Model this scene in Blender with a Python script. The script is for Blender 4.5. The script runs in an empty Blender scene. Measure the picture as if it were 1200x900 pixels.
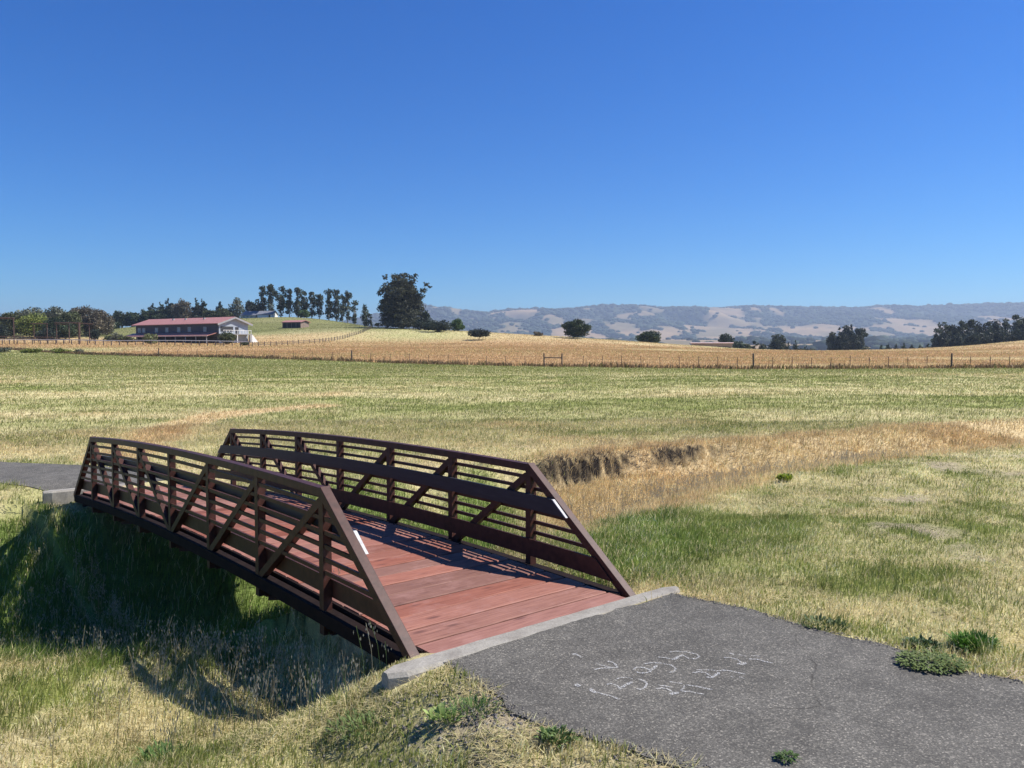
import bpy, math, random
import numpy as np
from mathutils import Vector

S = bpy.context.scene
COL = S.collection
R = math.radians
FOC, PITCH, CAMZ = 926.7, 0.0473, 1.9

# ------------------------------------------------------------------ camera, sky, sun, exposure
cam_d = bpy.data.cameras.new('camera')
cam_d.sensor_width = 36.0
cam_d.lens = FOC / 1200 * 36
cam_d.clip_start = 0.05
cam_d.clip_end = 20000
cam = bpy.data.objects.new('camera', cam_d)
COL.objects.link(cam)
cam.location = (0, 0, CAMZ)
cam.rotation_euler = (math.pi / 2 - PITCH, 0, 0)
S.camera = cam

SUN_AZ, SUN_EL = R(80), R(50)          # azimuth measured from +Y towards +X
world = bpy.data.worlds.new('World')
S.world = world
world.use_nodes = True
wn, wl = world.node_tree.nodes, world.node_tree.links
bg = wn['Background']
sky = wn.new('ShaderNodeTexSky')
sky.sky_type = 'NISHITA'
sky.sun_disc = False
sky.sun_elevation = SUN_EL
sky.sun_rotation = SUN_AZ
sky.altitude = 200
sky.air_density = 1.0
sky.dust_density = 0.3
sky.ozone_density = 3.0
hs = wn.new('ShaderNodeHueSaturation')
hs.inputs['Saturation'].default_value = 1.42
hs.inputs['Value'].default_value = 1.0
wl.new(sky.outputs[0], hs.inputs['Color'])
tint = wn.new('ShaderNodeMix')
tint.data_type = 'RGBA'
tint.blend_type = 'MULTIPLY'
tint.inputs[0].default_value = 1.0
tint.inputs[7].default_value = (.48, 1.08, 1.66, 1)
wl.new(hs.outputs[0], tint.inputs[6])
wl.new(tint.outputs[2], bg.inputs['Color'])
bg.inputs['Strength'].default_value = 0.053

sun_d = bpy.data.lights.new('sun', 'SUN')
sun_d.energy = 5.0
sun_d.angle = R(0.53)
sun_d.color = (1.0, 0.94, 0.86)
sun = bpy.data.objects.new('sun', sun_d)
COL.objects.link(sun)
sdir = Vector((math.sin(SUN_AZ) * math.cos(SUN_EL), math.cos(SUN_AZ) * math.cos(SUN_EL), math.sin(SUN_EL)))
sun.rotation_euler = sdir.to_track_quat('Z', 'Y').to_euler()
sun.location = (30, 20, 60)

vs = S.view_settings
vs.view_transform = 'Standard'
vs.look = 'None'
vs.exposure = 0.62
vs.gamma = 1.0
vs.use_curve_mapping = False
S.cycles.use_denoising = True
S.cycles.max_bounces = 7
S.cycles.transparent_max_bounces = 8
S.cycles.volume_bounces = 0
S.cycles.sample_clamp_indirect = 6

# ------------------------------------------------------------------ numeric helpers
def sm(a, b, x):
    t = np.clip((x - a) / (b - a), 0, 1)
    return t * t * (3 - 2 * t)

def _h(ix, iy, seed):
    n = (ix.astype(np.int64) * 374761393 + iy.astype(np.int64) * 668265263 + seed * 1442695041) & 0xffffffff
    n = ((n ^ (n >> 13)) * 1274126177) & 0xffffffff
    n = n ^ (n >> 16)
    return (n & 0xffffff) / float(0xffffff)

def vnoise(x, y, seed=0):
    ix, iy = np.floor(x), np.floor(y)
    fx, fy = x - ix, y - iy
    fx, fy = fx * fx * (3 - 2 * fx), fy * fy * (3 - 2 * fy)
    a, b = _h(ix, iy, seed), _h(ix + 1, iy, seed)
    c, d = _h(ix, iy + 1, seed), _h(ix + 1, iy + 1, seed)
    return a + (b - a) * fx + (c - a) * fy + (a - b - c + d) * fx * fy

def fbm(x, y, seed=0, oct=4):
    s, a, t = 0, 1.0, 0
    for k in range(oct):
        s = s + a * vnoise(x * 2 ** k + 17.3 * k, y * 2 ** k - 9.1 * k, seed + k)
        t += a
        a *= 0.5
    return s / t

def arr(*v):
    return [np.asarray(q, dtype=np.float64) for q in v]

def at(px, py, Y):
    """a point in the world that lies at depth Y and is seen at pixel (px, py) of the 1200x900 photograph"""
    u = -(py - 450) / FOC
    c, s = math.cos(PITCH), math.sin(PITCH)
    k = Y / (c + u * s)
    return Vector(((px - 600) / FOC * k, Y, CAMZ + (-s + u * c) * k))

def seg_polyline(x, y, P, A):
    """signed distance (left positive) and interpolated attributes along polyline P"""
    best = np.full(x.shape, 1e18)
    sg = np.ones(x.shape)
    out = [np.zeros(x.shape) for _ in range(A.shape[1])]
    for i in range(len(P) - 1):
        ax, ay = P[i]
        bx, by = P[i + 1]
        dx, dy = bx - ax, by - ay
        t = np.clip(((x - ax) * dx + (y - ay) * dy) / (dx * dx + dy * dy), 0, 1)
        ex, ey = x - ax - t * dx, y - ay - t * dy
        d = np.hypot(ex, ey)
        m = d < best
        best = np.where(m, d, best)
        sg = np.where(m, np.sign(dx * ey - dy * ex), sg)
        for k in range(A.shape[1]):
            out[k] = np.where(m, A[i, k] + (A[i + 1, k] - A[i, k]) * t, out[k])
    return best * sg, out

def in_poly(x, y, P):
    r = np.zeros(x.shape, bool)
    n = len(P)
    for i in range(n):
        x1, y1 = P[i]
        x2, y2 = P[(i + 1) % n]
        if y1 == y2:
            continue
        c = ((y1 > y) != (y2 > y)) & (x < (x2 - x1) * (y - y1) / (y2 - y1) + x1)
        r ^= c
    return r

def poly_dist(x, y, P):
    Q = list(P) + [P[0]]
    d, _ = seg_polyline(x, y, Q, np.zeros((len(Q), 1)))
    d = np.abs(d)
    return np.where(in_poly(x, y, P), -d, d)

# ------------------------------------------------------------------ terrain
YAW = 0.6973
BD = np.array([-math.sin(YAW), math.cos(YAW)])
BN = np.array([math.cos(YAW), math.sin(YAW)])
BO = np.array([-0.6238, 4.8427])
BW, PAN, ENDA, BH, BL = 2.006, 1.197, 1.16, 0.914, 9.50
BG, BCS = -0.0363, -0.017

DP = np.array([(-30, 12), (-12, 9.8), (-6.1, 9.3), (-2.9, 9.1), (-1, 11), (1.4, 13.9), (3.2, 15.3), (5, 16.3),
               (8, 17.4), (13, 19.4), (22, 23), (60, 34)], float)
#               depth, width near, width far, flat far
DA = np.array([(.9, 3.6, 2.6, .2), (1.05, 4.0, 2.6, .2), (1.2, 4.1, 2.7, .1), (1.22, 3.35, 3.9, .1), (1.1, 3.0, 3.1, .3),
               (.66, 3.0, 1.9, .80), (.50, 2.8, 1.7, .82), (.55, 2.2, 1.7, .5), (.4, 1.9, 1.7, .3), (.35, 1.9, 2.0, .2),
               (.3, 2.0, 2.0, .2), (.2, 2, 2, .2)], float)

PATH_NEAR = [(-.44, 4.69), (-.33, 4.52), (-.19, 4.39), (-.06, 4.16), (0.02, 4.0), (.2, 3.83), (.41, 3.71), (.74, 3.51), (1.1, 3.25), (1.9, 2.5), (3.1, 1.2), (4.6, -1.5),
             (7.4, -1.5), (5.3, 1.6), (4.3, 2.9), (3.5, 3.8), (2.95, 4.35), (2.62, 4.52), (2.39, 4.94), (2.05, 5.2), (1.72, 5.6), (1.49, 5.78), (1.23, 5.98)]
PATH_FAR = [(-7.05, 12.13), (-7.4, 12.5), (-8.35, 12.8), (-10, 12.95), (-16, 13.4), (-40, 15), (-40, 17.4), (-16, 15.8), (-9.87, 15.16), (-8.1, 14.75), (-6.6, 14.2), (-5.45, 13.35)]

FENCE = [(-190, 240), (-114, 176), (-52.2, 117), (-18.9, 92.7), (-3.5, 80), (3.8, 73), (19.8, 65), (37.6, 67.7), (44.7, 69), (70, 74), (120, 84)]
FEN = np.array(FENCE, float)

def _ctrl():
    c = []
    def p(px, Y, py):
        v = at(px, py, Y)
        c.append((v.x, v.y, v.z))
    def z(px, Y, zz):
        c.append(((px - 600) / FOC * Y, Y, zz))
    for px in (-100, 100, 250, 400, 520, 640, 760, 880, 1000, 1120, 1300):
        z(px, 85, 0.0)
    for px in (-300, -100, 60):
        z(px, 190, 2.0)
    z(200, 125, .5); z(300, 120, .6)
    p(60, 205, 404); p(-100, 270, 394); p(30, 270, 394); p(110, 270, 394)
    p(200, 215, 401); p(275, 220, 401); p(160, 232, 401); p(290, 193, 406); p(180, 196, 405)
    p(350, 215, 403); p(400, 240, 397); p(430, 270, 388.5)
    p(345, 300, 385); p(300, 300, 385); p(300, 380, 373.5); p(350, 380, 374); p(410, 370, 377)
    p(200, 380, 378); p(130, 380, 386); z(60, 380, 9); z(-100, 380, 9)
    p(470, 290, 385.5); p(440, 300, 380.5); p(520, 260, 391.5); p(561, 235, 398); p(600, 260, 392)
    p(675, 250, 397); p(760, 250, 401.5); p(830, 230, 408); p(900, 200, 411.3); p(1000, 200, 411.8)
    p(1090, 200, 410); p(1145, 220, 406.5); p(1200, 230, 402); z(1320, 240, 5.5); z(1500, 250, 8)
    z(520, 350, 3); z(600, 350, 2); z(675, 340, 0); z(760, 340, -1); z(900, 320, -3); z(1000, 320, -3.5)
    z(1120, 320, 0.2); z(1200, 330, 1); z(1320, 330, 4)
    z(400, 150, .95); z(520, 160, 1.6); z(600, 160, 1.6); z(700, 160, 1.2); z(800, 150, .9); z(1000, 140, .5); z(1200, 150, .7)
    z(470, 420, 5); z(300, 460, 12); z(150, 460, 9); z(900, 420, -7); z(1200, 420, -4); z(600, 430, -4)
    return np.array(c)
_C = _ctrl()
_SG = 48.0
def _ker(ax, ay, bx, by):
    return np.exp(-((ax[:, None] - bx[None]) ** 2 + (ay[:, None] - by[None]) ** 2) / (2 * _SG * _SG))
_K = _ker(_C[:, 0], _C[:, 1], _C[:, 0], _C[:, 1]) + np.eye(len(_C)) * 0.02
_Wt = np.linalg.solve(_K, _C[:, 2])

def bridge_sw(x, y):
    dx, dy = x - BO[0], y - BO[1]
    return dx * BD[0] + dy * BD[1], dx * BN[0] + dy * BN[1]

def bowl(x, y):
    """the ditch bank curls round beside the near left end of the bridge"""
    s, w = bridge_sw(x, y)
    return sm(-.12, .9, s) * (1 - sm(3.2, 5.4, s)) * sm(-2.9, -1.3, w) * (1 - sm(-.45, .1, w))

def terrain(x, y, fine=True):
    x, y = arr(x, y)
    shp = x.shape
    x, y = x.ravel(), y.ravel()
    z = -0.33 * sm(6, 13, y) * (1 - 0.35 * sm(2, 14, x)) * (1 - sm(18, 62, y))
    r = np.hypot(x, y)
    # far land
    m = (y > 60) & (y < 760) & (np.abs(x) < 520)
    zf = np.zeros_like(z)
    if m.any():
        xm, ym = x[m], y[m]
        o = np.zeros(len(xm))
        for k in range(0, len(xm), 40000):
            o[k:k + 40000] = _ker(xm[k:k + 40000], ym[k:k + 40000], _C[:, 0], _C[:, 1]) @ _Wt
        zf[m] = o
    z = z + zf * sm(70, 95, y) * (1 - sm(420, 640, y))
    z = z - 14 * sm(420, 800, y)
    # the ditch
    d, (dep, wn_, wf, fl) = seg_polyline(x, y, DP, DA)
    jag = (fbm(x * 1.3, y * 1.3, 5) - .5)
    wv = np.where(d > 0, wf, wn_) * (1 + .25 * jag)
    inn = np.where(d > 0, fl, .06)
    q = np.clip((np.abs(d) / wv - inn) / (1 - inn), 0, 1)
    prof = 1 - q * q * (3 - 2 * q)
    z = z - dep * prof * (1 - sm(40, 60, r))
    # soil is dug away under the deck
    s, w = bridge_sw(x, y)
    fm = sm(-.02, .35, s) * (1 - sm(BL - .35, BL + .02, s)) * sm(-.55, -.05, w) * (1 - sm(BW + .05, BW + .5, w))
    z = z - .14 * fm - .32 * bowl(x, y)
    kx, ky = BO[0] + BD[0] * (BL + .15) + BN[0] * -.35, BO[1] + BD[1] * (BL + .15) + BN[1] * -.35
    z = z - .20 * np.exp(-(((x - kx) ** 2 + (y - ky) ** 2) / .45))
    # shoulder beside the near path
    near = (r < 14)
    if near.any():
        xs, ys = x[near], y[near]
        pd = poly_dist(xs, ys, PATH_NEAR)
        left = sm(-.1, .3, -(xs - .35) * .7 - (ys - 3.9) * .72 + 0.0)
        lft = (xs * 1.0 + (ys - 4.1) * 1.0 < .45) & (pd > 0)
        dz = np.where(lft, -.26 * sm(.0, .9, pd), -.04 * sm(0, .3, pd) * (pd > 0))
        z[near] += dz
    if fine:
        pf = sm(0, .25, poly_dist(x, y, PATH_NEAR)) * sm(0, .25, poly_dist(x, y, PATH_FAR))
        far_f = 1 - sm(60, 120, r)
        z = z + pf * far_f * ((fbm(x * .8, y * .8, 11) - .5) * .12 + (fbm(x * 5, y * 5, 12, 3) - .5) * .05)
        z = z + (fbm(x * .05, y * .05, 13) - .5) * .6 * sm(90, 200, r)
    return z.reshape(shp)

def tz(x, y):
    return float(terrain(np.array([x]), np.array([y]))[0])

# ---- what grows where
GREEN = np.array((.18, .25, .05)); LUSH = np.array((.13, .23, .035)); OLIVE = np.array((.36, .36, .12))
STRAW = np.array((.70, .61, .33)); ORANGE = np.array((.66, .46, .23)); SOIL = np.array((.18, .14, .095)); RUST = np.array((.49, .315, .150))

def cover(x, y):
    """dryness 0..1, height in m, orange 0..1, bareness 0..1, lushness 0..1"""
    r = np.hypot(x, y)
    a = fbm(x * .35, y * .35, 21)
    b = fbm(x * 1.6, y * 1.6, 22)
    st = fbm(x * .045 + y * .01, y * .20, 23, 5)
    fine_ = fbm(x * .5, y * .9, 24)
    dry = np.clip(.72 + 1.8 * (a - .5) + 1.3 * (b - .5), 0, 1)
    tall = .04 + .04 * b
    org = np.clip((a - .55) * 1.5, 0, .4)
    bare = np.clip((fbm(x * .9, y * .9, 25) - .60) * 6, 0, 1)
    tuft = sm(.56, .68, fbm(x * 2.1, y * 2.1, 88, 3)) * (1 - sm(13, 17, y))
    patch = sm(.50, .62, fbm(x * .55, y * .55, 89, 3)) * (1 - sm(13, 17, y))
    dry = np.clip(dry - .32 * tuft, 0, 1)
    tall = tall * (1 + .5 * tuft)
    bare = bare * (1 - tuft) * np.where(x < -.3, .35, 1)
    lush = np.zeros_like(x)
    d, (dep, wn_, wf, fl) = seg_polyline(x, y, DP, DA)
    w_ = np.where(d > 0, wf, wn_)
    # the mown far field
    ff = sm(15.5, 20, y - .28 * np.clip(x, -5, 20))
    dryf = np.clip(.48 + 1.7 * (st - .5) + 1.0 * (fine_ - .5) - .12 * sm(0, 30, x) * (1 - sm(40, 60, y)), 0, 1)
    dryf = dryf * (1 - .75 * sm(50, 62, y)) + .12 * sm(50, 62, y)
    dry = dry * (1 - ff) + dryf * ff
    bare = bare * (1 - ff)
    tall = tall * (1 - ff) + (.07 + .05 * fine_) * ff
    # left: ditch bottom lush, right: dry straw ditch
    right = sm(-.6, .9, x)
    inl = (1 - sm(.60, 1.02, np.abs(d) / w_ + .8 * (b - .5))) * (1 - right)
    lush = np.maximum(lush, inl)
    inl = np.maximum(inl, bowl(x, y) ** .6 * 1.1)
    left_bank = sm(-5.5, -7.5, x) * sm(.2, 1.8, d) * (1 - sm(2.5, 3.5, d))
    # lush patch right of the near bridge end
    lp = np.exp(-(((x - 1.35) * .85 + (y - 8.0) * .15) ** 2 / 1.1 + ((y - 8.2) - .6 * (x - 1.35)) ** 2 / 3.2))
    lp = np.clip(lp * 1.5 + (b - .5) * .8, 0, 1) * (lp > .05)
    lush = np.maximum(lush, lp * .72)
    lush = np.clip(lush + (b - .5) * .6 * (lush > .02), 0, 1)
    dry = dry * (1 - lush) + .08 * lush
    tall = tall * (1 - lush) + np.where(x < -.5, .18, .11) * lush * (.6 + .8 * b)
    bare = bare * (1 - np.clip(lush * 3, 0, 1))
    # shallow straw swale on the right
    edge = np.where(d > 0, (d - .1 * (b - .5)) / (w_ + .95), -d / (w_ + .05))
    sw = (1 - sm(.78, 1.06, edge + .35 * (b - .5))) * right * (1 - sm(28, 40, x))
    dry = np.maximum(dry, sw)
    org = np.maximum(org, sw * (.34 + .5 * a))
    tall = np.maximum(tall, sw * (.09 + .11 * b))
    bare = bare * (1 - sw)
    # worn straw trail in the far field
    td, _ = seg_polyline(x, y, np.array([(-7.8, 15.6), (-8.5, 18.5), (-9.3, 21.5), (-9.4, 25.3), (-7, 29)], float), np.zeros((5, 1)))
    tr = (1 - sm(.35, 1.0, np.abs(td) + (b - .5) * .6))
    tr2 = np.exp(-((y - 25.5 - .1 * (x + 13)) / 1.6) ** 2) * sm(-6, -9, x) * .7
    tr3 = np.exp(-((y - 17.0 - .05 * (x)) / .9) ** 2) * sm(-4, -7, x) * .6
    dry = np.clip(dry + tr * .9 + tr2 * .6 + tr3 * .5, 0, 1)
    org = np.clip(org + tr * .6 + tr2 * .15, 0, 1)
    # left foreground, bare straw and pebbly soil by the path edge
    nb = np.exp(-(((x + .05) / .45) ** 2 + ((y - 4.0) / .28) ** 2))
    bare = np.clip(bare, 0, 1) + nb * 1.3
    # beyond the fence
    fd, _ = seg_polyline(x, y, FEN, np.zeros((len(FEN), 1)))
    bf = (fd > 0) & (y > 55)
    hillgreen = sm(255, 285, y) * sm(-20, -60, x) + np.exp(-((x + 28) / 22) ** 2 - ((y - 262) / 26) ** 2) * .6
    leftmix = sm(-72, -95, x) * (1 - sm(165, 185, y))
    n = fbm(x * .03, y * .06, 31)
    rd = np.clip(.95 - .75 * np.clip(hillgreen, 0, 1) - .4 * leftmix + (n - .5) * .5, 0, 1)
    ro = np.clip(.95 - .9 * np.clip(hillgreen, 0, 1) - .8 * leftmix - .6 * sm(.5, .75, n) * sm(0, 30, x) - .35 * sm(215, 250, y), 0, 1)
    dry = np.where(bf, rd, dry)
    org = np.where(bf, ro, org)
    tall = np.where(bf, .45, tall)
    bare = np.where(bf, 0, bare)
    lush = np.where(bf, 0, lush)
    dug = (1 - sm(.06, .12, np.abs(d / np.maximum(w_, .1) - .89))) * sm(.36, .46, fbm(x * 2.6 + 3, y * 2.6, 33, 3)) * (d > 0) * sm(.1, .7, x) * (1 - sm(4.2, 5.2, x))
    return dry, tall, org, bare, lush, dug, bf, fd

def sward(x, y):
    """the hill behind the barn carries a duller, darker sward"""
    k = sm(250, 285, y) * sm(-25, -55, x)
    return (1 - .42 * k * (.6 + .8 * fbm(x * .03, y * .08, 77)))[:, None]

# ------------------------------------------------------------------ object helpers
def tag(o, label=None, cat=None, group=None, kind=None):
    if label: o['label'] = label
    if cat: o['category'] = cat
    if group: o['group'] = group
    if kind: o['kind'] = kind
    return o

def empty(name, loc, label, cat, group=None, rz=0):
    o = bpy.data.objects.new(name, None)
    COL.objects.link(o)
    o.location = loc
    o.rotation_euler = (0, 0, rz)
    o.empty_display_size = .2
    return tag(o, label, cat, group)

def mesh_np(name, V, F, mat=None, parent=None, col=None, smooth=False, uv=None, loc=None):
    """fast mesh from arrays; F is a (n,3) or (n,4) array, or a list of such arrays"""
    V = np.asarray(V, np.float32)
    if loc is not None:
        V = V - np.asarray(loc, np.float32)
    Fs = F if isinstance(F, list) else [F]
    Fs = [np.asarray(f, np.int32) for f in Fs if len(f)]
    me = bpy.data.meshes.new(name)
    me.vertices.add(len(V))
    me.vertices.foreach_set('co', V.ravel())
    nl = sum(f.size for f in Fs)
    nf = sum(len(f) for f in Fs)
    me.loops.add(nl)
    me.loops.foreach_set('vertex_index', np.concatenate([f.ravel() for f in Fs]))
    me.polygons.add(nf)
    tot = np.concatenate([np.full(len(f), f.shape[1], np.int32) for f in Fs])
    me.polygons.foreach_set('loop_start', np.concatenate([[0], np.cumsum(tot)[:-1]]).astype(np.int32))
    me.polygons.foreach_set('use_smooth', np.full(nf, smooth))
    me.update(calc_edges=True)
    if col is not None:
        ca = me.color_attributes.new('Col', 'FLOAT_COLOR', 'POINT')
        c4 = np.ones((len(V), 4), np.float32)
        c4[:, :3] = col
        ca.data.foreach_set('color', c4.ravel())
    if uv is not None:
        ul = me.uv_layers.new(name='UVMap')
        idx = np.concatenate([f.ravel() for f in Fs])
        ul.data.foreach_set('uv', np.asarray(uv, np.float32)[idx].ravel())
    if mat: me.materials.append(mat)
    o = bpy.data.objects.new(name, me)
    COL.objects.link(o)
    if parent: o.parent = parent
    if loc is not None: o.location = loc
    return o

class MB:
    """collects boxes, bars and tubes into one mesh"""
    def __init__(s): s.v, s.f, s.c, s.uv = [], [], [], []
    def add(s, V, F):
        b = len(s.v)
        s.v += [tuple(q) for q in V]
        s.f += [tuple(b + i for i in f) for f in F]
        return s
    def hexa(s, P):
        return s.add(P, [(0, 3, 2, 1), (4, 5, 6, 7), (0, 1, 5, 4), (1, 2, 6, 5), (2, 3, 7, 6), (3, 0, 4, 7)])
    def box(s, x0, x1, y0, y1, z0, z1):
        return s.hexa([(x0, y0, z0), (x1, y0, z0), (x1, y1, z0), (x0, y1, z0), (x0, y0, z1), (x1, y0, z1), (x1, y1, z1), (x0, y1, z1)])
    def sweep(s, P, side, hw, hh):
        """box section swept along the points; side = horizontal width direction"""
        P = [Vector(p) for p in P]
        side = Vector(side).normalized()
        b = len(s.v)
        for i, p in enumerate(P):
            t = (P[min(i + 1, len(P) - 1)] - P[max(i - 1, 0)]).normalized()
            up = side.cross(t).normalized()
            if abs(up.z) > 1e-3 and up.z < 0: up = -up
            for a, c in ((-1, -1), (1, -1), (1, 1), (-1, 1)):
                s.v.append(tuple(p + side * hw * a + up * hh * c))
        n = len(P)
        for i in range(n - 1):
            for k in range(4):
                k2 = (k + 1) % 4
                s.f.append((b + i * 4 + k, b + i * 4 + k2, b + i * 4 + 4 + k2, b + i * 4 + 4 + k))
        s.f.append((b, b + 3, b + 2, b + 1))
        e = b + (n - 1) * 4
        s.f.append((e, e + 1, e + 2, e + 3))
        return s
    def tube(s, P, rad, n=6):
        P = [Vector(p) for p in P]
        rads = rad if isinstance(rad, (list, tuple)) else [rad] * len(P)
        b = len(s.v)
        ref = Vector((0.31, 0.2, 1)) if abs((P[-1] - P[0]).normalized().z) < .8 else Vector((1, .2, .1))
        for i, p in enumerate(P):
            t = (P[min(i + 1, len(P) - 1)] - P[max(i - 1, 0)]).normalized()
            u = t.cross(ref).normalized()
            w = t.cross(u)
            for k in range(n):
                a = 2 * math.pi * k / n
                s.v.append(tuple(p + (u * math.cos(a) + w * math.sin(a)) * rads[i]))
        for i in range(len(P) - 1):
            for k in range(n):
                k2 = (k + 1) % n
                s.f.append((b + i * n + k, b + i * n + k2, b + (i + 1) * n + k2, b + (i + 1) * n + k))
        s.f.append(tuple(b + k for k in range(n))[::-1])
        s.f.append(tuple(b + (len(P) - 1) * n + k for k in range(n)))
        return s
    def build(s, name, mat, parent=None, loc=None, bevel=0, smooth=False):
        me = bpy.data.meshes.new(name)
        off = Vector(loc) if loc is not None else Vector((0, 0, 0))
        me.from_pydata([tuple(Vector(q) - off) for q in s.v], [], s.f)
        me.update()
        import bmesh
        bm = bmesh.new(); bm.from_mesh(me)
        bmesh.ops.recalc_face_normals(bm, faces=bm.faces)
        bm.to_mesh(me); bm.free()
        if smooth:
            for p in me.polygons: p.use_smooth = True
        if mat: me.materials.append(mat)
        o = bpy.data.objects.new(name, me)
        COL.objects.link(o)
        if parent: o.parent = parent
        if loc is not None: o.location = loc
        if bevel:
            bv = o.modifiers.new('bevel', 'BEVEL'); bv.width = bevel; bv.segments = 2; bv.limit_method = 'ANGLE'
        return o

# ------------------------------------------------------------------ materials
def nodes(name):
    m = bpy.data.materials.new(name)
    m.use_nodes = True
    nt = m.node_tree
    return m, nt, nt.nodes, nt.links, nt.nodes['Principled BSDF']

def noise(nt, vec, scale, detail=4, rough=.55, dist=0):
    n = nt.nodes.new('ShaderNodeTexNoise')
    n.inputs['Scale'].default_value = scale
    n.inputs['Detail'].default_value = detail
    n.inputs['Roughness'].default_value = rough
    n.inputs['Distortion'].default_value = dist
    if vec is not None: nt.links.new(vec, n.inputs['Vector'])
    return n.outputs[0]

def ramp(nt, fac, stops):
    r = nt.nodes.new('ShaderNodeValToRGB')
    e = r.color_ramp.elements
    e[0].position, e[0].color = stops[0][0], (*stops[0][1], 1)
    e[1].position, e[1].color = stops[-1][0], (*stops[-1][1], 1)
    for p, c in stops[1:-1]:
        q = e.new(p); q.color = (*c, 1)
    nt.links.new(fac, r.inputs[0])
    return r.outputs[0]

def mixc(nt, fac, a, b, mode='MIX'):
    m = nt.nodes.new('ShaderNodeMix')
    m.data_type = 'RGBA'; m.blend_type = mode
    for sock, v in ((0, fac), (6, a), (7, b)):
        if isinstance(v, (int, float)): m.inputs[sock].default_value = v
        elif isinstance(v, tuple): m.inputs[sock].default_value = (*v, 1)
        else: nt.links.new(v, m.inputs[sock])
    return m.outputs[2]

def bump(nt, h, strength, dist, bsdf):
    b = nt.nodes.new('ShaderNodeBump')
    b.inputs['Strength'].default_value = strength
    b.inputs['Distance'].default_value = dist
    nt.links.new(h, b.inputs['Height'])
    nt.links.new(b.outputs[0], bsdf.inputs['Normal'])

def simple(name, c1, c2, scale=8, rough=.7, metal=0, bstr=0, spec=.4, stretch=None):
    m, nt, N, L, p = nodes(name)
    tc = N.new('ShaderNodeTexCoord')
    vec = tc.outputs['Object']
    if stretch:
        mp = N.new('ShaderNodeMapping'); mp.inputs['Scale'].default_value = stretch
        L.new(vec, mp.inputs[0]); vec = mp.outputs[0]
    f = noise(nt, vec, scale, 6, .6)
    L.new(ramp(nt, f, [(.3, c1), (.7, c2)]), p.inputs['Base Color'])
    p.inputs['Roughness'].default_value = rough
    p.inputs['Metallic'].default_value = metal
    p.inputs['Specular IOR Level'].default_value = spec
    if bstr: bump(nt, f, bstr, .01, p)
    return m

def leafy(name, var=.25, trans=.3, scale=.6, rough=.6):
    m, nt, N, L, p = nodes(name)
    a = N.new('ShaderNodeAttribute'); a.attribute_name = 'Col'
    geo = N.new('ShaderNodeNewGeometry')
    f = noise(nt, geo.outputs['Position'], scale, 3)
    c = mixc(nt, 1.0, a.outputs[0], ramp(nt, f, [(.3, (1 - var,) * 3), (.7, (1 + var,) * 3)]), 'MULTIPLY')
    L.new(c, p.inputs['Base Color'])
    p.inputs['Roughness'].default_value = rough
    p.inputs['Specular IOR Level'].default_value = .25
    tr = N.new('ShaderNodeBsdfTranslucent')
    L.new(c, tr.inputs[0])
    mx = N.new('ShaderNodeMixShader')
    mx.inputs[0].default_value = trans
    L.new(p.outputs[0], mx.inputs[1]); L.new(tr.outputs[0], mx.inputs[2])
    L.new(mx.outputs[0], N['Material Output'].inputs['Surface'])
    return m

M = {}
M['grass'] = leafy('grass_blades', .15, .42, 3)
M['leaf'] = leafy('foliage', .25, .25, .35)
M['steel'] = simple('weathering_steel', (.036, .0125, .0085), (.080, .030, .021), 14, .52, 0, .15, .34)
M['shaded_steel'] = simple('shaded_underdeck_steel', (.010, .006, .005), (.022, .013, .010), 9, .85, 0, .1, .12)  # the bridge steel again, with the shade at deck level put into its colour
M['rub'] = simple('rub_rail_dark_composite', (.022, .027, .036), (.034, .040, .052), 5, .5, 0, 0, .3, (1, 1, 8))
M['white_end'] = simple('pale_board_end', (.42, .41, .40), (.6, .6, .58), 20, .7)
M['bark'] = simple('bark', (.10, .075, .055), (.20, .16, .12), 3, .9, 0, .4)
M['pale_bark'] = simple('pale_bark', (.28, .25, .21), (.45, .41, .35), 2, .85, 0, .3)
M['post_wood'] = simple('weathered_post_wood', (.07, .055, .045), (.14, .115, .095), 6, .9)
M['metal_post'] = simple('rusty_metal_post', (.10, .07, .05), (.17, .12, .09), 6, .8)
M['wire'] = simple('fence_wire', (.18, .15, .13), (.26, .22, .2), 2, .6, .4)
M['white_paint'] = simple('white_paint', (.66, .66, .64), (.8, .8, .78), 3, .6)
M['red_roof'] = simple('red_metal_roof', (.36, .16, .13), (.45, .22, .18), 1.2, .5)
M['pink_roof'] = simple('faded_pink_roof', (.52, .34, .30), (.66, .48, .43), .6, .6)
M['dark_wall'] = simple('dark_blue_grey_siding', (.050, .056, .075), (.075, .082, .105), 1.5, .8)
M['grey_wall'] = simple('pale_grey_siding', (.30, .33, .37), (.38, .41, .45), 1.0, .8)
M['grey_roof'] = simple('grey_shingle_roof', (.14, .15, .17), (.22, .23, .26), 3, .8)
M['trim'] = simple('grey_trim', (.25, .25, .26), (.33, .33, .34), 2, .6)
M['glass'] = simple('window_glass', (.10, .13, .17), (.22, .27, .33), .8, .15, 0, 0, .6)
M['tan_wall'] = simple('tan_board_wall', (.20, .15, .12), (.29, .22, .18), 2, .9)
M['rust_rail'] = simple('red_brown_pipe', (.065, .038, .028), (.12, .07, .052), 3, .7)
M['shade_board'] = simple('dark_board', (.03, .03, .032), (.05, .05, .05), 2, .9)

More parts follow.
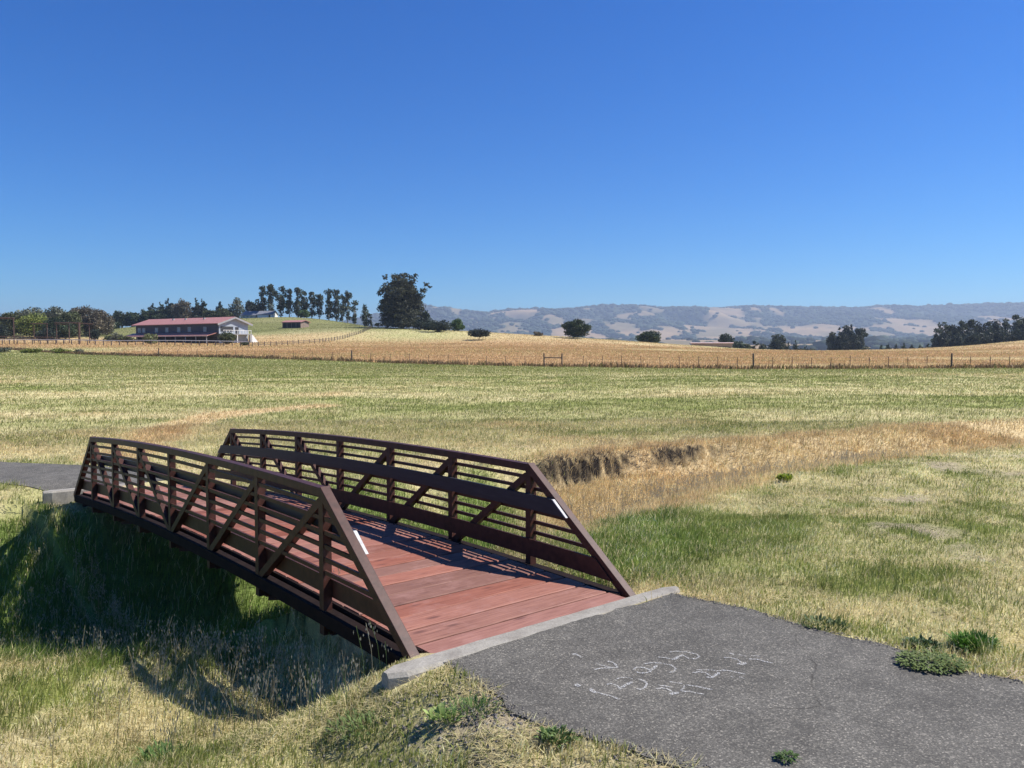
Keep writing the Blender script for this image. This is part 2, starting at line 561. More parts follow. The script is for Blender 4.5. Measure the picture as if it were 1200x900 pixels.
def m_ground():
    m, nt, N, L, p = nodes('field_soil_and_thatch')
    a = N.new('ShaderNodeAttribute'); a.attribute_name = 'Col'
    geo = N.new('ShaderNodeNewGeometry')
    pos = geo.outputs['Position']
    f1 = noise(nt, pos, 9, 8, .75)
    f2 = noise(nt, pos, 60, 4, .7)
    f3 = noise(nt, pos, .9, 6, .7)
    c = mixc(nt, 1.0, a.outputs[0], ramp(nt, f1, [(.25, (.55,) * 3), (.5, (1.0,) * 3), (.75, (1.45,) * 3)]), 'MULTIPLY')
    c = mixc(nt, 1.0, c, ramp(nt, f2, [(.3, (.65,) * 3), (.7, (1.35,) * 3)]), 'MULTIPLY')
    c = mixc(nt, 1.0, c, ramp(nt, f3, [(.3, (.85,) * 3), (.7, (1.15,) * 3)]), 'MULTIPLY')
    L.new(c, p.inputs['Base Color'])
    p.inputs['Roughness'].default_value = .95
    p.inputs['Specular IOR Level'].default_value = .1
    bump(nt, f1, .6, .05, p)
    return m
M['ground'] = m_ground()

def m_asphalt():
    m, nt, N, L, p = nodes('worn_asphalt')
    geo = N.new('ShaderNodeNewGeometry'); pos = geo.outputs['Position']
    v = N.new('ShaderNodeTexVoronoi'); v.inputs['Scale'].default_value = 130
    L.new(pos, v.inputs['Vector'])
    sep = N.new('ShaderNodeSeparateColor'); L.new(v.outputs['Color'], sep.inputs[0])
    stones = ramp(nt, sep.outputs[0], [(0, (.045,) * 3), (.45, (.085, .085, .084)), (.8, (.15, .15, .147)), (.93, (.24, .235, .225)), (1, (.42, .41, .39))])
    fine_ = noise(nt, pos, 160, 3, .7)
    c = mixc(nt, .45, stones, ramp(nt, fine_, [(.3, (.04,) * 3), (.55, (.11,) * 3), (.75, (.27, .265, .255))]))
    big = noise(nt, pos, 1.3, 5, .6)
    c = mixc(nt, 1.0, c, ramp(nt, big, [(.3, (.86,) * 3), (.7, (1.16,) * 3)]), 'MULTIPLY')
    # hairline cracks
    warp = N.new('ShaderNodeTexNoise'); warp.inputs['Scale'].default_value = 2.5; warp.inputs['Detail'].default_value = 6
    L.new(pos, warp.inputs['Vector'])
    wv = N.new('ShaderNodeVectorMath'); wv.operation = 'MULTIPLY_ADD'
    wv.inputs[1].default_value = (.22, .22, .22)
    L.new(warp.outputs['Color'], wv.inputs[0]); L.new(pos, wv.inputs[2])
    cr = N.new('ShaderNodeTexVoronoi'); cr.feature = 'DISTANCE_TO_EDGE'; cr.inputs['Scale'].default_value = .42
    L.new(wv.outputs[0], cr.inputs['Vector'])
    crk = ramp(nt, cr.outputs['Distance'], [(0.0, (.8,) * 3), (.0012, (.8,) * 3), (.0035, (0, 0, 0))])
    msk = ramp(nt, noise(nt, pos, .9, 4), [(.48, (0, 0, 0)), (.6, (1, 1, 1))])
    fc = mixc(nt, 1.0, crk, msk, 'MULTIPLY')
    c = mixc(nt, fc, c, (.022, .020, .018))
    st = noise(nt, pos, 4.5, 6, .7)
    c = mixc(nt, 1.0, c, ramp(nt, st, [(.3, (.74,) * 3), (.5, (.97,) * 3), (.72, (1.25,) * 3)]), 'MULTIPLY')
    c = mixc(nt, 1.0, c, (1.04, .98, .84), 'MULTIPLY')
    L.new(c, p.inputs['Base Color'])
    p.inputs['Roughness'].default_value = .85
    p.inputs['Specular IOR Level'].default_value = .3
    bump(nt, mixc(nt, .5, sep.outputs[1], fine_), .7, .006, p)
    return m
M['asphalt'] = m_asphalt()

def m_concrete():
    m, nt, N, L, p = nodes('old_concrete')
    geo = N.new('ShaderNodeNewGeometry'); pos = geo.outputs['Position']
    f = noise(nt, pos, 5, 8, .7); g = noise(nt, pos, 70, 4, .7)
    c = ramp(nt, f, [(.3, (.20, .18, .15)), (.55, (.31, .29, .245)), (.75, (.39, .365, .31))])
    c = mixc(nt, 1.0, c, ramp(nt, g, [(.3, (.78,) * 3), (.7, (1.15,) * 3)]), 'MULTIPLY')
    L.new(c, p.inputs['Base Color'])
    p.inputs['Roughness'].default_value = .9
    bump(nt, g, .5, .008, p)
    return m
M['concrete'] = m_concrete()

def m_deck():
    m, nt, N, L, p = nodes('stained_redwood_boards')
    a = N.new('ShaderNodeAttribute'); a.attribute_name = 'Col'
    uv = N.new('ShaderNodeUVMap'); uv.uv_map = 'UVMap'
    mp = N.new('ShaderNodeMapping'); mp.inputs['Scale'].default_value = (1.5, 30, 1)
    L.new(uv.outputs[0], mp.inputs[0])
    gr = noise(nt, mp.outputs[0], 2.2, 8, .65, .6)
    mp2 = N.new('ShaderNodeMapping'); mp2.inputs['Scale'].default_value = (3, 9, 1)
    L.new(uv.outputs[0], mp2.inputs[0])
    vo = N.new('ShaderNodeTexVoronoi'); vo.inputs['Scale'].default_value = 1.0
    L.new(mp2.outputs[0], vo.inputs['Vector'])
    sp = N.new('ShaderNodeSeparateColor'); L.new(vo.outputs['Color'], sp.inputs[0])
    kn = ramp(nt, vo.outputs['Distance'], [(0, (1, 1, 1)), (.10, (.75,) * 3), (.24, (0, 0, 0))])
    pick = ramp(nt, sp.outputs[0], [(.58, (0, 0, 0)), (.62, (1, 1, 1))])
    kf = mixc(nt, 1.0, kn, pick, 'MULTIPLY')
    bl = noise(nt, uv.outputs[0], 3.5, 6, .7)
    c = mixc(nt, 1.0, a.outputs[0], ramp(nt, gr, [(.28, (.50, .44, .43)), (.45, (.92, .9, .9)), (.55, (1.05, 1.06, 1.06)), (.72, (1.4, 1.45, 1.45))]), 'MULTIPLY')
    c = mixc(nt, ramp(nt, bl, [(.52, (0, 0, 0)), (.72, (.55,) * 3)]), c, (.36, .20, .17))
    kf2 = mixc(nt, 1.0, kf, (.75, .75, .75), 'MULTIPLY')
    c = mixc(nt, kf2, c, (.085, .035, .03))
    L.new(c, p.inputs['Base Color'])
    p.inputs['Roughness'].default_value = .72
    p.inputs['Specular IOR Level'].default_value = .3
    bump(nt, gr, .25, .004, p)
    return m
M['deck'] = m_deck()

def m_hills():
    m, nt, N, L, p = nodes('dry_hillside')
    a = N.new('ShaderNodeAttribute'); a.attribute_name = 'Col'
    geo = N.new('ShaderNodeNewGeometry')
    f = noise(nt, geo.outputs['Position'], .012, 8, .7)
    c = mixc(nt, 1.0, a.outputs[0], ramp(nt, f, [(.3, (.8,) * 3), (.7, (1.2,) * 3)]), 'MULTIPLY')
    L.new(c, p.inputs['Base Color'])
    p.inputs['Roughness'].default_value = 1
    p.inputs['Specular IOR Level'].default_value = 0
    return m
M['hills'] = m_hills()

def m_chalk():
    m, nt, N, L, p = nodes('rubbed_chalk')
    geo = N.new('ShaderNodeNewGeometry')
    f = noise(nt, geo.outputs['Position'], 120, 3, .7)
    tr = N.new('ShaderNodeBsdfTransparent')
    mx = N.new('ShaderNodeMixShader')
    fac = ramp(nt, f, [(.44, (0, 0, 0)), (.62, (.72,) * 3)])
    L.new(fac, mx.inputs[0]); L.new(tr.outputs[0], mx.inputs[1]); L.new(p.outputs[0], mx.inputs[2])
    L.new(mx.outputs[0], N['Material Output'].inputs['Surface'])
    p.inputs['Base Color'].default_value = (.72, .72, .70, 1)
    p.inputs['Roughness'].default_value = 1
    return m
M['chalk'] = m_chalk()

# ------------------------------------------------------------------ ground sheet
def ground_colour(x, y):
    dry, tall, org, bare, lush, dug, bf, fd = cover(x, y)
    dm = dry[:, None]
    straw = STRAW * (1 - org[:, None]) + ORANGE * org[:, None]
    rust = STRAW * (1 - org[:, None]) + RUST * org[:, None]
    straw = np.where(bf[:, None], rust, straw)
    g = OLIVE * .5 + GREEN * .5
    c = g * (1 - dm) + straw * dm
    c = c * (1 - lush[:, None]) + LUSH * lush[:, None]
    r = np.hypot(x, y)
    c = c * sward(x, y)
    k = (.66 + .24 * sm(10, 45, r))[:, None]            # thatch and soil show between the blades close by
    c = c * k + SOIL * (1 - k) * .9
    bare = np.clip(bare, 0, 1)
    c = c * (1 - .75 * bare[:, None]) + np.array((.27, .22, .165)) * .75 * bare[:, None]
    c = c * (1 - dug[:, None]) + np.array((.022, .018, .015)) * dug[:, None]
    far = sm(430, 700, y)[:, None]
    n = fbm(x * .006, y * .012, 40)[:, None]
    c = c * (1 - far) + (np.array((.36, .29, .18)) * sm(.3, .7, n) + np.array((.14, .16, .07)) * (1 - sm(.3, .7, n))) * far
    return c

def build_ground():
    rs = [1.2]
    while rs[-1] < 900: rs.append(rs[-1] + max(.06, .011 * rs[-1]))
    while rs[-1] < 9500: rs.append(rs[-1] * 1.08)
    rs = np.array(rs)
    th = np.concatenate([np.linspace(-R(48), R(48), 330), np.linspace(R(48), 2 * math.pi - R(48), 46)[1:-1]])
    T, Rr = np.meshgrid(th, rs)
    x, y = Rr * np.sin(T), Rr * np.cos(T)
    z = terrain(x, y)
    n, k = len(rs), len(th)
    V = np.stack([x.ravel(), y.ravel(), z.ravel()], 1)
    V = np.vstack([V, [[0, 0, 0]]])
    i, j = np.meshgrid(np.arange(n - 1), np.arange(k), indexing='ij')
    j2 = (j + 1) % k
    Q = np.stack([i * k + j, (i) * k + j2, (i + 1) * k + j2, (i + 1) * k + j], -1).reshape(-1, 4)[:, ::-1]
    jj = np.arange(k)
    Tt = np.stack([np.full(k, n * k), (jj + 1) % k, jj], 1)
    c = ground_colour(V[:, 0], V[:, 1])
    o = mesh_np('ground', V, [Q, Tt], M['ground'], col=c, smooth=True)
    tag(o, kind='structure')
build_ground()

# ------------------------------------------------------------------ paths and kerbs
def sheet(name, P, mat, lift=.012, step=.12, jag=.05, thick=.05, kind='structure'):
    """a paved sheet draped on the ground with a ragged edge and its own thickness"""
    pts = []
    n = len(P)
    rng = np.random.default_rng(4)
    for i in range(n):
        a, b = np.array(P[i]), np.array(P[(i + 1) % n])
        L_ = np.hypot(*(b - a))
        m = max(1, int(L_ / step)) if L_ < 12 else int(L_ / 1.0)
        for k in range(m):
            p = a + (b - a) * k / m
            nn = np.array([-(b - a)[1], (b - a)[0]]) / L_
            j = (fbm(np.array([p[0] * 6.1]), np.array([p[1] * 6.1]), 51, 5)[0] - .5) * 2 * jag
            if jag and np.hypot(*p) < 3: j = 0
            pts.append(p + nn * j)
    pts = np.array(pts)
    import bmesh
    bm = bmesh.new()
    vs_ = [bm.verts.new((p[0], p[1], 0)) for p in pts]
    f = bm.faces.new(vs_)
    bmesh.ops.triangulate(bm, faces=[f])
    for _ in range(3):
        es = [e for e in bm.edges if e.calc_length() > .7 and not e.is_boundary]
        if es: bmesh.ops.subdivide_edges(bm, edges=es, cuts=1)
        bmesh.ops.triangulate(bm, faces=bm.faces[:])
    bm.verts.ensure_lookup_table()
    co = np.array([v.co[:] for v in bm.verts])
    z = terrain(co[:, 0], co[:, 1], fine=False) + lift
    for v, zz in zip(bm.verts, z): v.co.z = zz
    r = bmesh.ops.extrude_face_region(bm, geom=bm.faces[:])
    for v in [q for q in r['geom'] if isinstance(q, bmesh.types.BMVert)]: v.co.z -= thick + lift
    bmesh.ops.recalc_face_normals(bm, faces=bm.faces)
    me = bpy.data.meshes.new(name); bm.to_mesh(me); bm.free()
    me.materials.append(mat)
    o = bpy.data.objects.new(name, me); COL.objects.link(o)
    return tag(o, kind=kind)
sheet('path', PATH_NEAR, M['asphalt'], jag=.06, step=.05)
sheet('path_beyond_bridge', PATH_FAR, M['asphalt'], jag=.06)

def BP(s, w, z=0, cam_=True):
    cmb = .121 * (1 - ((s - BL / 2) / (BL / 2)) ** 2) if (cam_ and 0 <= s <= BL) else 0
    p = BO + BD * s + BN * w
    return Vector((p[0], p[1], BG * s + BCS / BW * w + z + cmb))

def kerb(name, s0, s1, w0, w1, zt, h, label):
    import bmesh
    n = 26
    bm = bmesh.new()
    rows = []
    for i in range(n + 1):
        w = w0 + (w1 - w0) * i / n
        j = (random.Random(i * 7 + int(s0 * 10)).random() - .5) * .012
        ch = .05 if i in (0, n) else 0
        q = [BP(s0 + ch, w, zt - h, False), BP(s0 + j + ch, w, zt - .025, False), BP(s0 + .022 + j + ch, w, zt, False),
             BP(s1 - .02 - ch, w, zt + j * .3, False), BP(s1 - ch, w, zt - .02, False), BP(s1 - ch, w, zt - h, False)]
        rows.append([bm.verts.new(v) for v in q])
    for a, b in zip(rows[:-1], rows[1:]):
        for k in range(6):
            bm.faces.new((a[k], a[(k + 1) % 6], b[(k + 1) % 6], b[k]))
    bm.faces.new(rows[0]); bm.faces.new(rows[-1][::-1])
    bmesh.ops.recalc_face_normals(bm, faces=bm.faces)
    me = bpy.data.meshes.new(name); bm.to_mesh(me); bm.free()
    me.materials.append(M['concrete'])
    o = bpy.data.objects.new(name, me); COL.objects.link(o)
    return tag(o, label, 'kerb', 'concrete kerbs at the bridge ends')
kerb('concrete_kerb', -.30, -.125, -.32, 2.34, .012, .5, 'worn concrete kerb between red bridge deck and near asphalt path')
kerb('concrete_kerb', BL + .125, BL + .32, -.42, 2.34, .03, .5, 'short grey concrete kerb at the far left end of the footbridge')

# ------------------------------------------------------------------ footbridge
def build_bridge():
    o0 = BP(0, 0, 0)
    root = empty('footbridge', o0, 'rust brown steel truss footbridge with red plank deck over the grassy ditch', 'footbridge')
    Nv = Vector((BN[0], BN[1], BCS / BW))
    def out(mb, name, mat, par, bevel=0):
        b = mb.build(name, mat, None, loc=o0, bevel=bevel)
        b.parent = par
        b.location = (0, 0, 0)
        return b
    def SS(a, b, n): return [a + (b - a) * i / n for i in range(n + 1)]
    posts = [ENDA + i * PAN for i in range(7)]
    topz = .862 - .033
    for side, w in ((1, BW), (0, 0.0)):
        inw = -1 if side else 1
        mb = MB()
        mb.sweep([BP(s, w, topz) for s in SS(ENDA, BL - ENDA, 36)], Nv, .036, .033)
        tr = out(mb, 'truss', M['steel'], root, .004)
        mb = MB()
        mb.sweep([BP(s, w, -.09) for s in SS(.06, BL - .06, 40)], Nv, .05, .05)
        out(mb, 'bottom_chord', M['shaded_steel'], tr, .004)
        for e in (0, 1):
            mb = MB()
            sA, sB = (0.0, ENDA) if e == 0 else (BL, BL - ENDA)
            a, b = BP(sA, w, -.03), BP(sB, w, topz)
            dr = (b - a).normalized()
            mb.sweep([a - dr * .05, b + dr * .028], Nv, .037, .034)
            out(mb, 'end_post', M['steel'], tr, .004)
        for i, s in enumerate(posts):
            mb = MB()
            mb.sweep([BP(s, w, -.22), BP(s, w, topz - .03)], Nv, .034, .034)
            out(mb, 'post', M['steel'], tr)
        for i in range(3):
            for (a, b) in ((i, i + 1), (6 - i, 5 - i)):
                mb = MB()
                A, B = BP(posts[a], w, topz - .05), BP(posts[b], w, -.07)
                mb.sweep([A + (B - A) * .03, B - (B - A) * .03], Nv, .031, .031)
                out(mb, 'diagonal', M['steel'], tr)
        for zr in (.735, .640, .540, .437, .342, .248):
            s0 = ENDA * (zr + .05) / BH + .01
            mb = MB()
            mb.sweep([BP(s, w - inw * .018, zr) for s in SS(s0, BL - s0, 36)], Nv, .009, .0155)
            out(mb, 'rail', M['steel'], tr)
        def slanted(z0, z1, wi, th, ext):
            a0, a1 = ENDA * (z0 + .03) / BH + ext, ENDA * (z1 + .03) / BH + ext
            n = 36
            top = [BP(a1 + (BL - 2 * a1) * i / n, wi, z1) for i in range(n + 1)]
            bot = [BP(a0 + (BL - 2 * a0) * i / n, wi, z0) for i in range(n + 1)]
            V = []
            for t, b in zip(top, bot):
                for k in (-th, th): V += [b + Nv * k, t + Nv * k]
            F = []
            for i in range(n):
                q = i * 4
                F += [(q, q + 4, q + 5, q + 1), (q + 2, q + 3, q + 7, q + 6), (q + 1, q + 5, q + 7, q + 3), (q, q + 2, q + 6, q + 4)]
            F += [(0, 1, 3, 2), (n * 4, n * 4 + 2, n * 4 + 3, n * 4 + 1)]
            return MB().add(V, F), top, bot
        # toe plate: a channel a little above the deck
        mb, _, _ = slanted(.048, .198, w + inw * .044, .006, .03)
        mb.sweep([BP(s, w + inw * .030, .190) for s in SS(ENDA * .25 / BH + .05, BL - ENDA * .25 / BH - .05, 36)], Nv, .010, .004)
        out(mb, 'toe_plate', M['steel'], tr)
        # rub rail on the inner face
        mb, top, bot = slanted(.470, .600, w + inw * .052, .014, .02)
        rb = out(mb, 'rub_rail', M['rub'], tr)
        for e in (0, 1):
            mb = MB()
            if e == 0: t, b, d_ = top[0], bot[0], (bot[0] - bot[1]).normalized()
            else: t, b, d_ = top[-1], bot[-1], (bot[-1] - bot[-2]).normalized()
            mb.hexa([b - Nv * .0135 + d_ * .001, b + Nv * .0135 + d_ * .001, b + Nv * .0135 + d_ * .014, b - Nv * .0135 + d_ * .014,
                     t - Nv * .0135 + d_ * .001, t + Nv * .0135 + d_ * .001, t + Nv * .0135 + d_ * .014, t - Nv * .0135 + d_ * .014])
            c = out(mb, 'rub_rail_end', M['white_end'], tr)
            c['label'] = 'pale cut end of the dark rub rail'
    # floor beams and stringers
    for s in [.25] + posts + [BL - .25]:
        mb = MB()
        mb.sweep([BP(s, .03, -.19), BP(s, BW - .03, -.19)], Vector((BD[0], BD[1], 0)), .035, .045)
        out(mb, 'floor_beam', M['steel'], root)
    for w in (.12, BW / 3, BW * 2 / 3, BW - .12):
        mb = MB()
        mb.sweep([BP(s, w, -.107) for s in SS(-.0, BL, 30)], Nv, .02, .033)
        out(mb, 'stringer', M['steel'], root)
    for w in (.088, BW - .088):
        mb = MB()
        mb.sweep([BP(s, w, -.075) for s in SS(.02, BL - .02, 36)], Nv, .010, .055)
        out(mb, 'deck_edge_channel', M['shaded_steel'], root)
    for i in range(6):
        mb = MB()
        a, b = (0.08, BW - .08) if i % 2 else (BW - .08, .08)
        mb.sweep([BP(posts[i], a, -.26), BP(posts[i + 1], b, -.26)], Nv, .02, .02)
        out(mb, 'cross_brace', M['steel'], root)
    # deck planks in one mesh
    rng = random.Random(3)
    V, F, U, Cc = [], [], [], []
    s, k = -.115, 0
    while s < BL + .1:
        wd = .230
        e = min(s + wd, BL + .115)
        dz = rng.uniform(-.002, .002)
        j0, j1 = rng.uniform(-.008, .008), rng.uniform(-.008, .008)
        base = np.array((.235, .092, .062)) * rng.uniform(.74, 1.26)
        base = base + rng.uniform(-.02, .03) * np.array((.3, 1, 1))
        if rng.random() < .25: base = base * .75 + np.array((.30, .17, .145)) * .3
        b0 = len(V)
        nseg = 6
        for i in range(nseg + 1):
            w = .105 + j0 + (BW - .21 + j1 - j0) * i / nseg
            bow = dz + rng.uniform(-.001, .001)
            for (sv, zv) in ((s + .001, -.020 - .006), (s + .009, -.020), (e - .009, -.020), (e - .001, -.026), (e - .001, -.070), (s + .001, -.070)):
                cm = min(max(sv, 0), BL)
                pt = BP(cm, w, zv + bow)
                if sv != cm:
                    q = BO + BD * sv + BN * w
                    pt = Vector((q[0], q[1], BG * sv + BCS / BW * w + zv + bow))
                V.append(pt - o0); U.append((w + k * 5.37, sv)); Cc.append(base)
        for i in range(nseg):
            for q in range(6):
                F.append((b0 + i * 6 + q, b0 + i * 6 + (q + 1) % 6, b0 + (i + 1) * 6 + (q + 1) % 6, b0 + (i + 1) * 6 + q))
        caps = [tuple(b0 + q for q in range(6))[::-1], tuple(b0 + nseg * 6 + q for q in range(6))]
        for cp in caps:
            F.append((cp[0], cp[1], cp[2], cp[3])); F.append((cp[0], cp[3], cp[4], cp[5]))
        s += .245; k += 1
    dk = mesh_np('deck', np.array([tuple(v) for v in V]), np.array(F), M['deck'], None, col=np.array(Cc), uv=U)
    import bmesh
    bm = bmesh.new(); bm.from_mesh(dk.data); bmesh.ops.recalc_face_normals(bm, faces=bm.faces); bm.to_mesh(dk.data); bm.free()
    dk.parent = root
    dk['label'] = 'red stained plank deck with knots'
    return root
build_bridge()

# ------------------------------------------------------------------ chalk scribble on the asphalt
def chalk():
    def g(zx, zy):
        return at_ground(640 + zx / 4, 740 + zy / 4)
    def at_ground(px, py):
        u = -(py - 450) / FOC
        c, s = math.cos(PITCH), math.sin(PITCH)
        dz = -s + u * c
        k = (0.0166 - CAMZ) / dz
        return Vector(((px - 600) / FOC * k, (c + u * s) * k, 0.0166))
    st = [([(122, 108), (135, 104), (150, 110), (168, 122)], 1.2), ([(232, 148), (262, 158), (300, 168), (330, 170)], .7), ([(225, 178), (255, 172), (300, 170), (334, 168), (322, 150), (300, 140), (288, 142)], .9),
          ([(205, 268), (222, 282), (240, 286)], 1.8), ([(238, 284), (270, 294), (305, 302), (345, 318)], .8), ([(134, 252), (148, 250), (160, 256)], 1.8),
          ([(285, 248), (305, 243), (330, 252), (348, 266)], .9), ([(342, 270), (360, 258), (380, 246), (404, 236)], 1.3), ([(322, 228), (345, 216), (385, 214), (405, 222)], .5), ([(430, 222), (458, 230), (474, 245), (462, 264), (440, 272), (424, 266)], .9),
          ([(406, 180), (425, 168), (455, 168), (480, 176), (490, 186), (468, 194), (438, 194), (420, 188)], .8), ([(486, 182), (502, 174), (520, 158)], 1.4), ([(455, 152), (490, 146), (540, 148), (585, 156), (608, 172), (600, 188), (575, 192)], .7),
          ([(524, 120), (560, 122), (600, 132)], .7), ([(598, 132), (618, 118), (645, 110)], 1.5), ([(578, 96), (610, 92), (660, 96), (705, 106), (718, 118), (700, 128), (675, 126)], .8), ([(640, 110), (662, 122), (672, 130)], .6),
          ([(515, 268), (545, 264), (575, 270), (595, 288)], .9), ([(578, 292), (600, 292), (618, 284)], 1.5), ([(525, 250), (560, 256), (590, 262)], .7), ([(572, 232), (605, 240), (640, 244)], .7), ([(655, 250), (700, 256), (740, 264), (780, 272)], .9),
          ([(634, 280), (670, 280), (705, 288), (742, 294)], .8), ([(650, 252), (645, 266), (628, 278)], .6),
          ([(684, 194), (715, 188), (745, 192), (775, 210)], .8), ([(752, 212), (775, 216), (800, 200), (812, 192)], 1.3), ([(705, 180), (760, 180), (815, 184), (850, 182)], .6), ([(820, 178), (860, 184), (900, 192), (935, 200)], .8), ([(862, 208), (880, 216)], .6), ([(905, 212), (930, 222)], .5),
          ([(832, 122), (865, 122), (900, 132), (915, 148)], .9), ([(895, 150), (918, 154), (936, 146)], 1.6), ([(860, 100), (880, 108)], 1.0), ([(900, 108), (940, 116)], .5), ([(948, 128), (990, 130), (1025, 140), (1064, 148)], .9), ([(960, 112), (1000, 116)], .5)]
    rnd = random.Random(8)
    sets = {}
    for pts, wd in st:
        mx = sum(p[0] for p in pts) / len(pts)
        my = sum(p[1] for p in pts) / len(pts)
        key = 0 if mx < 345 and my < 200 else 6 if mx < 180 else 7 if mx < 300 else 1 if mx < 500 and my > 200 else 2 if mx < 700 and my < 200 else 3 if my > 220 else 4 if mx > 840 and my < 160 else 5
        P = [g(*p) for p in pts]
        Q = []
        for i in range(len(P) - 1):
            for k in range(6): Q.append(P[i].lerp(P[i + 1], k / 6))
        Q.append(P[-1])
        V, F = sets.setdefault(key, ([], []))
        b = len(V)
        for i, p in enumerate(Q):
            t = Q[min(i + 1, len(Q) - 1)] - Q[max(i - 1, 0)]
            n = Vector((-t.y, t.x, 0)).normalized()
            h = .0072 * wd * rnd.uniform(.7, 1.3)
            if i in (0, len(Q) - 1): h *= .4
            V += [p + n * h, p - n * h]
        for i in range(len(Q) - 1):
            F.append((b + 2 * i, b + 2 * i + 1, b + 2 * i + 3, b + 2 * i + 2))
    root = empty('chalk_scribble', (0.6, 4.6, .0166), 'faint white chalk scribble in three rows on the near asphalt path', 'chalk marks')
    for k, (V, F) in sorted(sets.items()):
        o = mesh_np('chalk_mark', np.array([tuple(v) for v in V]) - np.array((0.6, 4.6, .0166)), np.array(F), M['chalk'])
        o.parent = root
chalk()

# ------------------------------------------------------------------ grass
def blade_mesh(name, x, y, z, h, w, az, lean, col, face, mat, label, cat='grass'):
    n = len(x)
    fx, fy = np.cos(face), np.sin(face)
    lx, ly = np.cos(az), np.sin(az)
    hz = h * np.sqrt(np.clip(1 - lean ** 2 * .8, .05, 1))
    V = np.zeros((n, 5, 3), np.float32)
    V[:, 0] = np.stack([x - fx * w * .5, y - fy * w * .5, z - .01], 1)
    V[:, 1] = np.stack([x + fx * w * .5, y + fy * w * .5, z - .01], 1)
    mx, my, mz = x + lx * h * lean * .32, y + ly * h * lean * .32, z + hz * .58
    V[:, 2] = np.stack([mx - fx * w * .42, my - fy * w * .42, mz], 1)
    V[:, 3] = np.stack([mx + fx * w * .42, my + fy * w * .42, mz], 1)
    V[:, 4] = np.stack([x + lx * h * lean, y + ly * h * lean, z + hz], 1)
    b = (np.arange(n) * 5)[:, None]
    T = np.concatenate([b + np.array([0, 1, 3]), b + np.array([0, 3, 2]), b + np.array([2, 3, 4])])
    o = mesh_np(name, V.reshape(-1, 3), T, mat, col=np.repeat(col, 5, 0))
    return tag(o, label, cat, kind='stuff')

rng = np.random.default_rng(12)
def grass_colours(x, y, dry, org, lush, bf, rng):
    n = len(x)
    pd = rng.random(n)
    isdry = pd < (dry * .95 + .02)
    straw = STRAW * (1 - org[:, None]) + np.where(bf[:, None], RUST, ORANGE) * org[:, None]
    v = (rng.uniform(.72, 1.28, n) * (.72 + .56 * fbm(x * 1.9, y * 1.9, 41, 3)))[:, None]
    gmix = rng.random(n)[:, None]
    gmix = gmix * (1 - .45 * sm(14, 20, y))[:, None]
    g = GREEN * gmix + OLIVE * .95 * (1 - gmix)
    g = g * (1 - .8 * lush[:, None]) + LUSH * (.8 * lush[:, None])
    g = g * (1 - .5 * dry[:, None]) + OLIVE * (.5 * dry[:, None])
    c = np.where(isdry[:, None], straw * v, g * v)
    bleached = rng.random(n) < .12
    c = np.where((bleached & isdry)[:, None], c * 1.25 + .03, c)
    c = c * np.where(bf, 1, 1 - .13 * sm(14, 20, y))[:, None]
    return np.clip(c * sward(x, y), .01, .8), isdry

def scatter(nominal, r0, r1, p, ang, rng):
    """points in the sector in front of the camera, density falling as r^-p"""
    u = rng.random(nominal)
    e = 2 - p
    r = (r0 ** e + u * (r1 ** e - r0 ** e)) ** (1 / e)
    t = rng.uniform(-ang, ang, nominal)
    return r * np.sin(t), r * np.cos(t)

def mask_paths(x, y, grow=.0):
    ok = (poly_dist(x, y, PATH_NEAR) > grow) & (poly_dist(x, y, PATH_FAR) > grow)
    s, w = bridge_sw(x, y)
    ok &= ~((s > -.33) & (s < -.08) & (w > -.33) & (w < 2.36))
    ok &= ~((s > BL + .08) & (s < BL + .34) & (w > -.45) & (w < 2.36))
    ok &= ~((s > -.13) & (s < .12) & (w > -.05) & (w < BW + .05))
    ok &= ~((s > BL - .1) & (s < BL + .13) & (w > -.05) & (w < BW + .05))
    return ok

